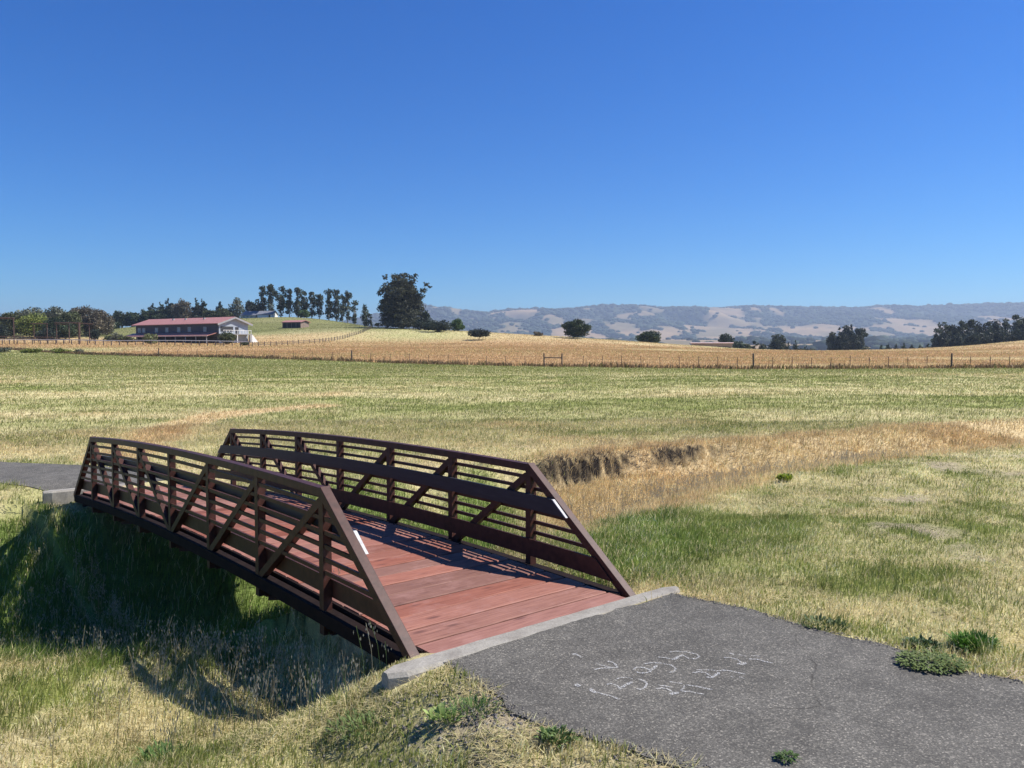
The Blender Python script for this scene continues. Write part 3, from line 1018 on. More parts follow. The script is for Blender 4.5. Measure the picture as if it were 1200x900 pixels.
def grass():
    for name, N_, r0, r1, p, label in (('meadow_grass', 600000, 2.3, 24, 1.35, 'mixed green and straw grass on the near verge and ditch banks'),
                                       ('mown_grass', 560000, 22, 190, 1.6, 'green and yellow mown grass of the wide field')):
        x, y = scatter(N_, r0, r1, p, R(43), rng)
        jit = rng.uniform(-.03, .01, N_)
        ok = mask_paths(x, y, 0) | (mask_paths(x, y, -.04) & (rng.random(N_) < .3))
        s, w = bridge_sw(x, y)
        ok &= ~((s > -.33) & (s < -.08) & (w > -.33) & (w < 2.36))
        x, y = x[ok], y[ok]
        dry, tall, org, bare, lush, dug, bf, fd = cover(x, y)
        keep = (rng.random(len(x)) > bare * .55) & (~bf) & (rng.random(len(x)) > dug * .72)
        s, w = bridge_sw(x, y)
        under = (s > .1) & (s < BL - .1) & (w > -.1) & (w < BW + .1)
        keep &= ~(under & (rng.random(len(x)) < .5))
        x, y = x[keep], y[keep]
        dry, tall, org, bare, lush, dug, bf, fd = [q[keep] for q in (dry, tall, org, bare, lush, dug, bf, fd)]
        n = len(x)
        z = terrain(x, y)
        r = np.hypot(x, y)
        col, isdry = grass_colours(x, y, dry, org, lush, bf, rng)
        h = tall * rng.uniform(.45, 1.45, n)
        clump = fbm(x * 4, y * 4, 61, 2)
        h *= .7 + 1.1 * np.clip(clump - .35, 0, 1)
        s, w = bridge_sw(x, y)
        under = (s > -.1) & (s < BL + .1) & (w > -.25) & (w < BW + .25)
        lim = BG * s - .2 - z
        h = np.where(under, np.minimum(h, np.clip(lim, .03, 1)), h)
        lean = np.where(isdry, rng.uniform(.15, 1.02, n), rng.uniform(.1, .75, n))
        lean = np.where(tall > .15, lean * .7, lean)
        lean = np.where(bare > .4, 1.05, lean)
        wd = np.maximum(rng.uniform(.0035, .0075, n), r * .00058) * np.where(lush > .3, 1.15, 1)
        h = np.maximum(h, np.minimum(r * .0018, .12))
        az = rng.uniform(0, 2 * math.pi, n)
        az = np.where(rng.random(n) < .5, rng.normal(.3, .8, n), az)
        blade_mesh(name, x, y, z, h, wd, az, lean, col, rng.uniform(-1.2, 1.2, n), M['grass'], label)
    N_ = 210000
    x, y = scatter(N_, 2.3, 13, 1.2, R(43), rng)
    ok = mask_paths(x, y, .0)
    x, y = x[ok], y[ok]
    dry, tall, org, bare, lush, dug, bf, fd = cover(x, y)
    k = (dry > .35) & (rng.random(len(x)) > lush) & (bare < .9) & (fbm(x * 2.3, y * 2.3, 66, 3) > .50)
    x, y, dry, org = x[k], y[k], dry[k], org[k]; n = len(x)
    col = (STRAW * (1 - org[:, None]) + ORANGE * org[:, None]) * rng.uniform(.55, 1.2, n)[:, None]
    L_ = rng.uniform(.02, .085, n); wd = np.maximum(rng.uniform(.0009, .0020, n), np.hypot(x, y) * .0003)
    az = rng.normal(.25, .9, n) + np.where(rng.random(n) < .5, math.pi, 0)
    z = terrain(x, y) + rng.uniform(.004, .03, n)
    V = np.zeros((n, 4, 3), np.float32)
    dx, dy = np.cos(az) * L_, np.sin(az) * L_
    px_, py_ = -np.sin(az) * wd, np.cos(az) * wd
    z2 = z + rng.uniform(-.012, .022, n)
    V[:, 0] = np.stack([x - px_, y - py_, z], 1); V[:, 1] = np.stack([x + px_, y + py_, z], 1)
    V[:, 2] = np.stack([x + dx + px_ * .5, y + dy + py_ * .5, z2], 1); V[:, 3] = np.stack([x + dx - px_ * .5, y + dy - py_ * .5, z2], 1)
    o = mesh_np('straw_litter', V.reshape(-1, 3), np.arange(n * 4).reshape(-1, 4), M['grass'], col=np.repeat(col, 4, 0))
    tag(o, 'flattened cut straw lying between the grass near the path', 'straw', kind='stuff')
    # dry stems and weeds beyond the fence
    N_ = 380000
    x, y = scatter(N_, 62, 420, 1.5, R(40), rng)
    dry, tall, org, bare, lush, dug, bf, fd = cover(x, y)
    k = bf
    x, y, dry, org, lush, bf, fd = [q[k] for q in (x, y, dry, org, lush, bf, fd)]
    col, isdry = grass_colours(x, y, dry, org, lush, bf, rng)
    r = np.hypot(x, y); n = len(x)
    h = rng.uniform(.14, .30, n) * np.where(dry < .5, .6, 1)
    blade_mesh('dry_field_grass', x, y, terrain(x, y), h, r * .0005, rng.uniform(0, 6.28, n), rng.uniform(.2, .9, n), col,
               rng.uniform(-1.2, 1.2, n), M['grass'], 'tall rust brown dry grass beyond the wire fence')
    # dark ragged weeds in the fence line
    pts = []
    for i in range(len(FEN) - 1):
        a, b = FEN[i], FEN[i + 1]
        m = int(np.hypot(*(b - a)) * 70)
        t = rng.random(m)[:, None]
        pts.append(a + (b - a) * t)
    pts = np.vstack(pts)
    off = rng.normal(0, .35, (len(pts), 2))
    pts = pts + off
    x, y = pts[:, 0], pts[:, 1]
    k = (np.abs(np.arctan2(x, y)) < R(43)) & (fbm(x * .5, y * .5, 71) + rng.random(len(x)) * .5 > .62)
    x, y = x[k], y[k]; n = len(x); r = np.hypot(x, y)
    pick = rng.random(n)[:, None]
    col = np.where(pick < .5, np.array((.20, .13, .075)), np.where(pick < .8, np.array((.36, .25, .13)), np.array((.11, .12, .04)))) * rng.uniform(.7, 1.3, (n, 1))
    h = rng.uniform(.15, .5, n) * (.5 + fbm(x * .7, y * .7, 72)) * 1.1
    blade_mesh('fence_line_weeds', x, y, terrain(x, y), h, r * .001, rng.uniform(0, 6.28, n), rng.uniform(.1, .6, n), col,
               rng.uniform(-1.2, 1.2, n), M['grass'], 'dark ragged weeds along the foot of the wire fence', 'weeds')
    # wild oats with drooping pale seed heads around the ditch by the bridge
    V, T, C_ = [], [], []
    spots = []
    for _ in range(900):
        s_ = rng.uniform(-.1, 8.0); w_ = -abs(rng.normal(0.0, .55)) - .12
        spots.append(BO + BD * s_ + BN * w_)
    for _ in range(180):
        spots.append(np.array((rng.uniform(-8.5, -5), rng.uniform(7.5, 11.2))))
    for _ in range(30):
        spots.append(np.array((rng.uniform(-3.2, -.7), rng.uniform(4.2, 6.4))))
    for _ in range(900):
        xx = rng.uniform(.9, 8); spots.append(np.array((xx, 12.6 + .5 * xx + rng.normal(0, 1.0))))
    sp = np.array(spots)
    k = mask_paths(sp[:, 0], sp[:, 1], .1)
    sp = sp[k]
    dn = fbm(sp[:, 0] * 1.1, sp[:, 1] * 1.1, 81)
    sp = sp[dn + rng.random(len(sp)) * .3 > .55]
    zz = terrain(sp[:, 0], sp[:, 1])
    vi = 0
    for (x, y), z in zip(sp, zz):
        h = rng.uniform(.16, .38) if x < -.4 else rng.uniform(.2, .36)
        a = rng.uniform(0, 6.28); ln = rng.uniform(.05, .3) * h
        dx, dy = math.cos(a), math.sin(a)
        cw = rng.uniform(.0009, .0016) * (1 + .06 * y)
        green = rng.random() < .45 and x < -.4
        c = np.array((.16, .22, .07)) if green else np.array((.46, .38, .22))
        ch = np.array((.52, .47, .34)) * rng.uniform(.7, 1.15)
        base = np.array((x, y, z)); P = [base, base + (dx * ln * .3, dy * ln * .3, h * .55), base + (dx * ln, dy * ln, h)]
        b = vi
        for p in P:
            V += [p - (cw, 0, 0), p + (cw, 0, 0)]; C_ += [c, c]
        T += [(b, b + 1, b + 3), (b, b + 3, b + 2), (b + 2, b + 3, b + 5), (b + 2, b + 5, b + 4)]
        vi += 6
        for q in range(rng.integers(4, 9)):
            f = rng.uniform(.62, 1.03)
            p = base + (dx * ln * f * f, dy * ln * f * f, h * f)
            aa = rng.uniform(0, 6.28); o_ = rng.uniform(.01, .04)
            p = p + (math.cos(aa) * o_, math.sin(aa) * o_, 0)
            L_ = rng.uniform(.018, .034); w_ = rng.uniform(.0018, .0036) * (1 + .05 * y)
            V += [p, p + (w_, 0, -L_ * .5), p + (0, w_ * .5, -L_), p - (w_, 0, L_ * .5)]
            C_ += [ch] * 4
            T += [(vi, vi + 1, vi + 2), (vi, vi + 2, vi + 3)]
            vi += 4
    o = mesh_np('wild_oats', np.array(V), np.array(T), M['grass'], col=np.array(C_))
    tag(o, 'wild oat stalks with pale drooping seed heads around the ditch and bridge', 'grass', kind='stuff')
    # roots and dead stems hanging over the cut bank
    n = 5200
    t = rng.random(n)
    ii = np.array([(.3, 13.0), (1.4, 13.9), (3.2, 15.3), (4.6, 16.1)])
    sx = np.interp(t, [0, .25, .72, 1], ii[:, 0]); sy = np.interp(t, [0, .25, .72, 1], ii[:, 1])
    off = rng.uniform(1.15, 2.1, n)
    x, y = sx - .62 * off, sy + .78 * off
    dry, tall, org, bare, lush, dug, bf, fd = cover(x, y)
    k = (dug > .08) | (rng.random(n) < .25)
    x, y = x[k], y[k]; n = len(x)
    col = np.where(rng.random(n)[:, None] < .5, np.array((.42, .34, .22)), np.array((.12, .10, .085))) * rng.uniform(.5, 1.3, n)[:, None]
    blade_mesh('bank_roots', x, y, terrain(x, y), rng.uniform(.05, .16, n), rng.uniform(.006, .012, n), rng.normal(-.5, 1.0, n), rng.uniform(.6, 1.05, n), col,
               rng.uniform(-1.2, 1.2, n), M['grass'], 'roots and dead stems hanging over the dark cut bank', 'roots')
    # small stones and clods on the bare soil by the path
    V, F = [], []
    for _ in range(1700):
        if rng.random() < .5:
            x, y = rng.normal(-.12, .25), rng.normal(4.2, .2)
        else:
            x, y = rng.uniform(-1.2, 1.0), rng.uniform(3.0, 4.4)
        if poly_dist(np.array([x]), np.array([y]), PATH_NEAR)[0] < .01: continue
        z = tz(x, y); r = rng.uniform(.004, .014)
        b = len(V)
        for dx, dy, dz in ((1, 0, 0), (0, 1, .1), (-1, 0, 0), (0, -1, .1), (0, 0, .8), (0, 0, -.6)):
            V.append((x + dx * r * rng.uniform(.7, 1.4), y + dy * r * rng.uniform(.7, 1.4), z + .003 + dz * r))
        F += [(b, b + 1, b + 4), (b + 1, b + 2, b + 4), (b + 2, b + 3, b + 4), (b + 3, b, b + 4)]
    for P_ in (PATH_NEAR[:10], PATH_NEAR[13:]):
        for i in range(len(P_) - 1):
            a, b_ = np.array(P_[i]), np.array(P_[i + 1]); L_ = np.hypot(*(b_ - a))
            for _ in range(int(L_ * 260)):
                q = a + (b_ - a) * rng.random() + rng.normal(0, .035, 2)
                ins = poly_dist(np.array([q[0]]), np.array([q[1]]), PATH_NEAR)[0] < .02
                z = .012 if ins else tz(*q); r = rng.uniform(.002, .008)
                b = len(V)
                for dx, dy, dz in ((1, 0, 0), (0, 1, .1), (-1, 0, 0), (0, -1, .1), (0, 0, .8), (0, 0, -.6)):
                    V.append((q[0] + dx * r * rng.uniform(.7, 1.4), q[1] + dy * r * rng.uniform(.7, 1.4), z + .002 + dz * r))
                F += [(b, b + 1, b + 4), (b + 1, b + 2, b + 4), (b + 2, b + 3, b + 4), (b + 3, b, b + 4)]
    o = mesh_np('gravel', np.array(V), np.array(F), simple('crumbled_asphalt_gravel', (.07, .065, .06), (.22, .20, .18), 30, .9))
    tag(o, 'crumbled gravel and clods beside the left edge of the near path', 'gravel', kind='stuff')
grass()

# ------------------------------------------------------------------ broad leaved weeds by the path
def leaf_clump(name, x, y, r, h, n, colr, label, seed, width=.25, spread=1.0, flat=False, group=None, cat='weed'):
    g = np.random.default_rng(seed)
    z0 = tz(x, y)
    if poly_dist(np.array([x]), np.array([y]), PATH_NEAR)[0] < 0: z0 = .013
    V, T, C_ = [], [], []
    for i in range(n):
        a = g.uniform(0, 6.28); q = math.sqrt(g.random()) * r
        bx, by = x + math.cos(a) * q, y + math.sin(a) * q * .75
        L_ = h * g.uniform(.45, 1.1)
        az = g.normal(a, .7)
        el = g.uniform(.1, .6) if flat else g.uniform(.5, 1.45)
        dx, dy, dz = math.cos(az) * math.cos(el), math.sin(az) * math.cos(el), math.sin(el)
        sx, sy = -math.sin(az), math.cos(az)
        zb = z0 + (.01 + g.random() * h * .3 * (1 - q / r))
        if g.random() < .5: zb += g.random() * h * .35
        w = L_ * width * g.uniform(.6, 1.2)
        P0 = np.array((bx, by, zb)); D_ = np.array((dx, dy, dz)); Sd = np.array((sx, sy, 0))
        mid = P0 + D_ * L_ * .55
        tip = P0 + D_ * L_ + np.array((0, 0, -L_ * .25))
        b = len(V)
        V += [P0 - Sd * w * .15, P0 + Sd * w * .15, mid + Sd * w * .5, tip, mid - Sd * w * .5, mid + np.array((0, 0, -w * .12))]
        c = np.array(colr) * g.uniform(.65, 1.4)
        C_ += [c] * 6
        T += [(b, b + 1, b + 5), (b + 1, b + 2, b + 5), (b + 2, b + 3, b + 5), (b + 3, b + 4, b + 5), (b + 4, b, b + 5)]
    o = mesh_np(name, np.array(V), np.array(T), M['leaf'], col=np.array(C_), loc=(x, y, z0))
    return tag(o, label, cat, group)
leaf_clump('weed', 2.62, 4.98, .095, .085, 520, (.07, .12, .045), 'dark grey green leafy weed at the path edge, left of bright grass tuft', 1, .3)
leaf_clump('grass_tuft', 2.98, 5.02, .12, .12, 1000, (.10, .22, .03), 'bright green grass tuft on straw beside the right path edge', 2, .07, cat='grass tuft')
leaf_clump('weed', 2.5, 4.62, .19, .045, 800, (.14, .19, .05), 'low spreading green weed creeping over the right edge of the asphalt', 3, .4, flat=True)
leaf_clump('weed', 2.12, 5.30, .17, .055, 260, (.12, .16, .06), 'scraggly yellow green weed along the path edge, left of the dark weed', 4, .3)
leaf_clump('weed', 1.26, 3.53, .045, .03, 160, (.07, .12, .03), 'tiny moss green weed growing in the near asphalt', 5, .35, flat=True)
leaf_clump('weed', -.36, 4.02, .07, .08, 60, (.33, .42, .14), 'pale lime leaved weed below the near left kerb corner', 6, .4)
leaf_clump('weed', -.2, 4.05, .12, .075, 260, (.11, .19, .05), 'green spiky weed on crumbled soil by the left path edge', 7, .08)
leaf_clump('weed', .22, 3.72, .08, .06, 220, (.13, .19, .06), 'dark green broad weed at the left path edge near the bottom', 8, .3)
leaf_clump('weed', -.75, 4.15, .22, .07, 420, (.12, .17, .05), 'patch of green weeds at the foot of the near kerb', 9, .14)
leaf_clump('weed', 4.55, 13.1, .10, .11, 260, (.30, .36, .05), 'small bright yellow green bush in the dry straw swale', 10, .4)
leaf_clump('weed', -1.95, 4.35, .14, .11, 260, (.11, .19, .05), 'green grass clump in the left foreground straw', 13, .08)
def straw_pile():
    g = np.random.default_rng(99)
    mb = MB()
    for i in range(70):
        x, y = g.uniform(2.75, 3.3), g.uniform(4.25, 4.75)
        a = g.normal(.35, .5); L_ = g.uniform(.05, .16)
        z = tz(x, y) + g.uniform(.005, .03)
        mb.tube([(x, y, z), (x + math.cos(a) * L_, y + math.sin(a) * L_, z + g.uniform(-.005, .015))], g.uniform(.001, .0025), 4)
    o = mb.build('twig_litter', simple('dry_twigs', (.30, .22, .15), (.5, .4, .28), 8, .9))
    tag(o, 'loose dry twigs on dusty ground at the right path edge', 'twigs', kind='stuff')
straw_pile()

# ------------------------------------------------------------------ fences
def wire_fence():
    root = empty('wire_fence', (19.8, 65, tz(19.8, 65)), 'long wire fence with thin metal posts along the far edge of the mown field', 'fence')
    o0 = root.location.copy()
    wood_px = [186, 412, 883, 1115]
    def along(px):
        k = (px - 600) / FOC
        for i in range(len(FEN) - 1):
            a, b = FEN[i], FEN[i + 1]
            den = (b[0] - a[0]) - k * (b[1] - a[1])
            t = (k * a[1] - a[0]) / den if abs(den) > 1e-9 else -1
            if 0 <= t <= 1: return a + (b - a) * t
        return None
    px = -60
    tops = []
    first = None
    while px < 1270:
        wood = any(abs(px - w) < 6 for w in wood_px)
        p = along(px)
        if p is not None and not (632 < px < 664):
            z = tz(p[0], p[1])
            H_ = 1.3 if wood else random.Random(int(px)).uniform(.98, 1.12)
            rr = .075 if wood else .028
            lean = random.Random(int(px) + 5).uniform(-.04, .04)
            mb = MB()
            mb.tube([(p[0], p[1], z - .1), (p[0] + lean * .4, p[1], z + H_ * .5), (p[0] + lean, p[1], z + H_)], rr, 8 if wood else 5)
            if wood: mb.tube([(p[0] + lean, p[1], z + H_), (p[0] + lean, p[1], z + H_ + .02)], [rr, rr * .7], 8)
            o = mb.build('post', M['post_wood'] if wood else M['metal_post'], None, loc=o0)
            o.parent = root; o.location = (0, 0, 0)
            if wood: o['label'] = 'thick dark wooden fence post'
            tops.append((p[0], p[1], z))
        px += 22.6
        for w in wood_px:
            if abs(px - w) < 12: px = w
    for hh in (.25, .5, .75, .98):
        mb = MB()
        mb.tube([(a, b, c + hh) for a, b, c in tops], .006, 4)
        o = mb.build('wire', M['wire'], None, loc=o0); o.parent = root; o.location = (0, 0, 0)
    # H brace as its own thing in the line
    a, b = along(637.5), along(658.5)
    za, zb = tz(*a), tz(*b)
    br = empty('fence_brace', (a[0], a[1], za), 'dark H shaped wooden brace standing in the middle of the wire fence', 'fence brace')
    for p, z in ((a, za), (b, zb)):
        mb = MB(); mb.tube([(p[0], p[1], z - .1), (p[0], p[1], z + 1.28)], .065, 8)
        o = mb.build('post', M['post_wood'], None, loc=br.location); o.parent = br; o.location = (0, 0, 0)
    mb = MB(); mb.tube([(a[0], a[1], za + .88), (b[0], b[1], zb + .88)], .05, 8)
    o = mb.build('crossbar', M['post_wood'], None, loc=br.location); o.parent = br; o.location = (0, 0, 0)
wire_fence()

def board_fence(name, pts, spacing, H_, rails, label, railmat, postmat, pr=.09, rh=.09):
    P = []
    for i in range(len(pts) - 1):
        a, b = np.array(pts[i], float), np.array(pts[i + 1], float)
        m = max(1, int(round(np.hypot(*(b - a)) / spacing)))
        P += [a + (b - a) * k / m for k in range(m)]
    P.append(np.array(pts[-1], float))
    Z = [tz(*p) for p in P]
    root = empty(name, (P[0][0], P[0][1], Z[0]), label, 'fence')
    for p, z in zip(P[:95], Z):
        mb = MB(); mb.box(p[0] - pr, p[0] + pr, p[1] - pr, p[1] + pr, z - .1, z + H_)
        o = mb.build('post', postmat, None, loc=root.location); o.parent = root; o.location = (0, 0, 0)
    for r_ in rails:
        mb = MB()
        for (p, z, q, w) in zip(P[:-1], Z[:-1], P[1:], Z[1:]):
            d = Vector((q[0] - p[0], q[1] - p[1], 0)).normalized(); sd = Vector((-d.y, d.x, 0))
            off = -sd * (pr + .02) if sd.y > 0 else sd * (pr + .02)
            mb.sweep([Vector((p[0], p[1], z + r_)) + off, Vector((q[0], q[1], w + r_)) + off], sd, .02, rh)
        o = mb.build('rail', railmat, None, loc=root.location); o.parent = root; o.location = (0, 0, 0)
def gx(px, Y): return ((px - 600) / FOC * Y, Y)
board_fence('white_rail_fence', [gx(-30, 208), gx(12, 206), gx(150, 200), gx(292, 193)], 2.25, 1.35, [1.22], 'white topped rail fence with dark posts in front of the red roofed barn', M['white_paint'], M['post_wood'])
board_fence('hillside_fence', [gx(296, 194), gx(350, 212), gx(375, 222), gx(402, 240), gx(425, 262), gx(437, 285)], 2.4, 1.15, [.45, .85], 'weathered board fence climbing the hill towards the big eucalyptus', M['post_wood'], M['post_wood'], .07, .05)

def pipe_frame(name, posts, beams, Y, label, top):
    root = empty(name, (*gx(posts[0][0], Y), tz(*gx(posts[0][0], Y))), label, 'corral frame')
    def p3(px, py): return at(px, py, Y)
    for px, py, r_ in posts:
        b = p3(px, py); z = tz(b.x, b.y)
        mb = MB(); mb.tube([(b.x, b.y, z - .1), (b.x, b.y, b.z)], r_, 6)
        o = mb.build('post', M['rust_rail'], None, loc=root.location); o.parent = root; o.location = (0, 0, 0)
    for x0, y0, x1, y1, r_ in beams:
        mb = MB(); mb.tube([p3(x0, y0), p3(x1, y1)], r_, 6)
        o = mb.build('beam', M['rust_rail'], None, loc=root.location); o.parent = root; o.location = (0, 0, 0)
pipe_frame('corral_shelter', [(39.5, 379, .11), (55, 379, .11), (66, 379, .12), (80.7, 379, .14), (104.5, 379.5, .13)],
           [(36, 379, 56, 379.3, .12), (64, 378.4, 84, 378.2, .14), (84, 378.2, 108, 379.6, .14), (64, 380, 80, 380, .08)], 216,
           'open brown pipe shelter frame in front of the left trees', 379)
pipe_frame('corral_gateway', [(-12, 372.5, .14), (15.7, 372.5, .14)], [(-14, 372.3, 16.5, 372.8, .16), (-14, 373.6, 15.7, 373.6, .07)], 212, 'tall brown pipe gateway at the far left edge of the photograph', 372)
pipe_frame('utility_post', [(92.6, 378, .28)], [(91, 378, 94.2, 378, .1)], 211, 'single thick brown post standing right of the corral shelter', 378)
pipe_frame('corral_rail_fence', [(-20, 393.5, .06), (5, 393.5, .06), (27, 394, .06), (45, 394.6, .06), (62, 395, .06), (76, 395.4, .06), (92, 396, .06), (110, 396, .06)],
           [(-20, 394.2, 62, 395.2, .10), (-20, 396.6, 62, 397.2, .10), (62, 395.4, 112, 396.5, .05), (62, 397.4, 112, 398.2, .05)], 209, 'low red brown corral rails behind the white rail fence', 394)

# ------------------------------------------------------------------ buildings
def local_frame(origin, u):
    u = Vector((u[0], u[1], 0)).normalized()
    v = Vector((-u.y, u.x, 0))
    return lambda a, b, c: Vector(origin) + u * a + v * b + Vector((0, 0, c))

def lbox(L_, x0, x1, y0, y1, z0, z1):
    mb = MB()
    mb.hexa([L_(x0, y0, z0), L_(x1, y0, z0), L_(x1, y1, z0), L_(x0, y1, z0), L_(x0, y0, z1), L_(x1, y0, z1), L_(x1, y1, z1), L_(x0, y1, z1)])
    return mb

def part(mb, name, mat, par, org):
    o = mb.build(name, mat, None, loc=org)
    o.parent = par; o.location = (0, 0, 0)
    if par.type == 'MESH': pass
    return o

def gable_house(name, label, A, B, depth, hw, hr, over, mats, cat, base=None):
    """A -> B: the long wall that faces the camera, B the right end; gable roof"""
    A, B = Vector((*A, 0)), Vector((*B, 0))
    length = (B - A).length
    z0 = min(tz(A.x, A.y), tz(B.x, B.y)) if base is None else base
    org = Vector((A.x, A.y, z0))
    root = empty(name, org, label, cat)
    u = (B - A) / length
    Lf = local_frame(org, u)       # +b goes away from the camera
    w = MB()
    # walls as a prism with gables
    P = [Lf(0, 0, -.6), Lf(length, 0, -.6), Lf(length, depth, -.6), Lf(0, depth, -.6), Lf(0, 0, hw), Lf(length, 0, hw), Lf(length, depth, hw), Lf(0, depth, hw), Lf(0, depth / 2, hr), Lf(length, depth / 2, hr)]
    w.add(P, [(0, 1, 5, 4), (2, 3, 7, 6), (1, 2, 6, 9, 5), (3, 0, 4, 8, 7), (0, 3, 2, 1)])
    wall = part(w, 'wall', mats['wall'], root, org)
    sl = (hr - hw) / (depth / 2)
    r = MB()
    t = .18
    for sgn in (0, 1):
        e = -over if sgn == 0 else depth + over
        ez = hw - over * sl + .05
        r.hexa([Lf(-over, e, ez), Lf(length + over, e, ez), Lf(length + over, depth / 2, hr + .05), Lf(-over, depth / 2, hr + .05),
                Lf(-over, e, ez + t), Lf(length + over, e, ez + t), Lf(length + over, depth / 2, hr + .05 + t), Lf(-over, depth / 2, hr + .05 + t)])
    roof = part(r, 'roof', mats['roof'], root, org)
    return root, Lf, length, org, wall, roof

def barn():
    A, B = (-112.0, 236.0), (-79.6, 215.0)
    base = 3.0
    root, Lf, Ln, org, wall, roof = gable_house('barn', 'long two storey dark barn with red metal roof and pale gable end', A, B, 9.6, 5.3, 6.9, .9,
                                                 {'wall': M['dark_wall'], 'roof': M['red_roof']}, 'barn', base)
    # pale gable face, rake trim
    g = MB()
    P = [Lf(Ln + .03, .02, -.5), Lf(Ln + .03, 9.58, -.5), Lf(Ln + .03, 9.58, 5.28), Lf(Ln + .03, 4.8, 6.85), Lf(Ln + .03, .02, 5.28)]
    P2 = [q + (Lf(1, 0, 0) - Lf(0, 0, 0)) * .08 for q in P]
    g.add(P + P2, [(0, 1, 2, 3, 4), (5, 9, 8, 7, 6)] + [(i, i + 5, (i + 1) % 5 + 5, (i + 1) % 5) for i in range(5)])
    part(g, 'gable_wall', M['grey_wall'], root, org)
    for sgn in (0, 1):
        t = MB()
        e = -.95 if sgn == 0 else 10.55
        ez = 5.3 - .95 * (1.6 / 4.8) - .12
        a, b = Lf(Ln + .97, e, ez), Lf(Ln + .97, 4.8, 6.85)
        t.sweep([a, b], Lf(1, 0, 0) - Lf(0, 0, 0), .06, .22)
        part(t, 'rake_board', M['trim'], root, org)
    # upper windows on the long wall
    for f in (.05, .105, .27, .40, .545, .67, .85):
        x = Ln * f
        wnd = lbox(Lf, x - .75, x + .75, -.10, -.02, 2.95, 4.35)
        o = part(wnd, 'window', M['trim'], root, org)
        gl = lbox(Lf, x - .62, x + .62, -.13, -.105, 3.08, 4.22)
        q = gl.build('pane', M['glass'], None, loc=org); q.parent = o; q.location = (0, 0, 0)
    # porch roof along the lower storey
    pr = MB()
    pr.hexa([Lf(-1.2, -3.2, 1.75), Lf(Ln - .5, -3.2, 1.75), Lf(Ln - .5, 0, 2.6), Lf(-1.2, 0, 2.6), Lf(-1.2, -3.2, 1.93), Lf(Ln - .5, -3.2, 1.93), Lf(Ln - .5, -.03, 2.8), Lf(-1.2, -.03, 2.8)])
    part(pr, 'porch_roof', M['red_roof'], root, org)
    fa = lbox(Lf, -1.25, Ln - .45, -3.28, -3.21, 1.66, 1.95)
    part(fa, 'porch_fascia', M['pink_roof'], root, org)
    for f in np.linspace(.02, .97, 9):
        part(lbox(Lf, Ln * f - .1, Ln * f + .1, -3.1, -2.9, -.5, 1.74), 'porch_post', M['trim'], root, org)
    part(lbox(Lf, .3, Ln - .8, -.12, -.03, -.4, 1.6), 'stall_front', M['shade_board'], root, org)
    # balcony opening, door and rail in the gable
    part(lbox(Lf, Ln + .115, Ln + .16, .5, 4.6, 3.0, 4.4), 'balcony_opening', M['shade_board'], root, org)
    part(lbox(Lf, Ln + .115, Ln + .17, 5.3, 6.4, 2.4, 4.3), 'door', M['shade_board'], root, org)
    part(lbox(Lf, Ln + .1, Ln + 1.9, .1, 9.4, 2.2, 2.4), 'balcony_floor', M['trim'], root, org)
    for k in range(11):
        b = .2 + k * .9
        part(lbox(Lf, Ln + 1.8, Ln + 1.88, b, b + .1, 2.41, 3.3), 'baluster', M['white_paint'], root, org)
    part(lbox(Lf, Ln + 1.78, Ln + 1.9, .1, 9.4, 3.31, 3.42), 'handrail', M['white_paint'], root, org)
    for b in (.3, 4.7, 9.2):
        part(lbox(Lf, Ln + 1.7, Ln + 1.85, b - .1, b + .1, -.5, 2.19), 'balcony_post', M['white_paint'], root, org)
    st = MB()
    for k in range(8):
        P = [(9.45 + k * .28, 9.75 + k * .28, 2.2 - k * .3)]
        for a, b, z in P:
            st.hexa([Lf(Ln + .6, a, z - 2.0), Lf(Ln + 2.0, a, z - 2.0), Lf(Ln + 2.0, b - .02, z - 2.0), Lf(Ln + .6, b - .02, z - 2.0), Lf(Ln + .6, a, z), Lf(Ln + 2.0, a, z), Lf(Ln + 2.0, b - .02, z), Lf(Ln + .6, b - .02, z)])
    part(st, 'stairs', M['white_paint'], root, org)
    for f in (.35, .5, .72):
        part(lbox(Lf, Ln * f, Ln * f + .5, 3.0, 3.5, 6.3, 7.0), 'roof_vent', M['trim'], roof if False else root, org)
barn()

def shed():
    a, b = gx(332, 300), gx(353, 296)
    root, Lf, Ln, org, wall, roof = gable_house('hill_shed', 'small open shed with red roof on the green hillside', a, b, 4.5, 2.2, 2.8, .5,
                                                 {'wall': M['tan_wall'], 'roof': M['red_roof']}, 'shed')
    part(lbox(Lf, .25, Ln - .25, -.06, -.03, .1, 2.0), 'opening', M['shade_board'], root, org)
    for k in range(5):
        part(lbox(Lf, Ln * k / 4 - .08, Ln * k / 4 + .08, -.14, -.065, -.3, 2.15), 'post', M['tan_wall'], root, org)
shed()

def hill_house():
    a, b = gx(284, 376), gx(301, 374)
    root, Lf, Ln, org, wall, roof = gable_house('hill_house', 'low grey roofed house among the hilltop trees', a, b, 7, 1.7, 3.6, .5,
                                                 {'wall': M['grey_wall'], 'roof': M['grey_roof']}, 'house')
    for x in (1.2, 3.2, 5.2):
        o = part(lbox(Lf, x - .5, x + .5, -.07, -.02, .5, 1.4), 'window', M['glass'], root, org)
    a, b = gx(302.5, 372), gx(320, 371)
    root, Lf, Ln, org, wall, roof = gable_house('white_cottage', 'white walled cottage with grey roof beside the eucalyptus row', a, b, 6, 1.7, 3.3, .4,
                                                 {'wall': M['white_paint'], 'roof': M['grey_roof']}, 'house')
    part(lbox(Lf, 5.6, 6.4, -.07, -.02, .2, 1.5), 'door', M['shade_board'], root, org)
hill_house()

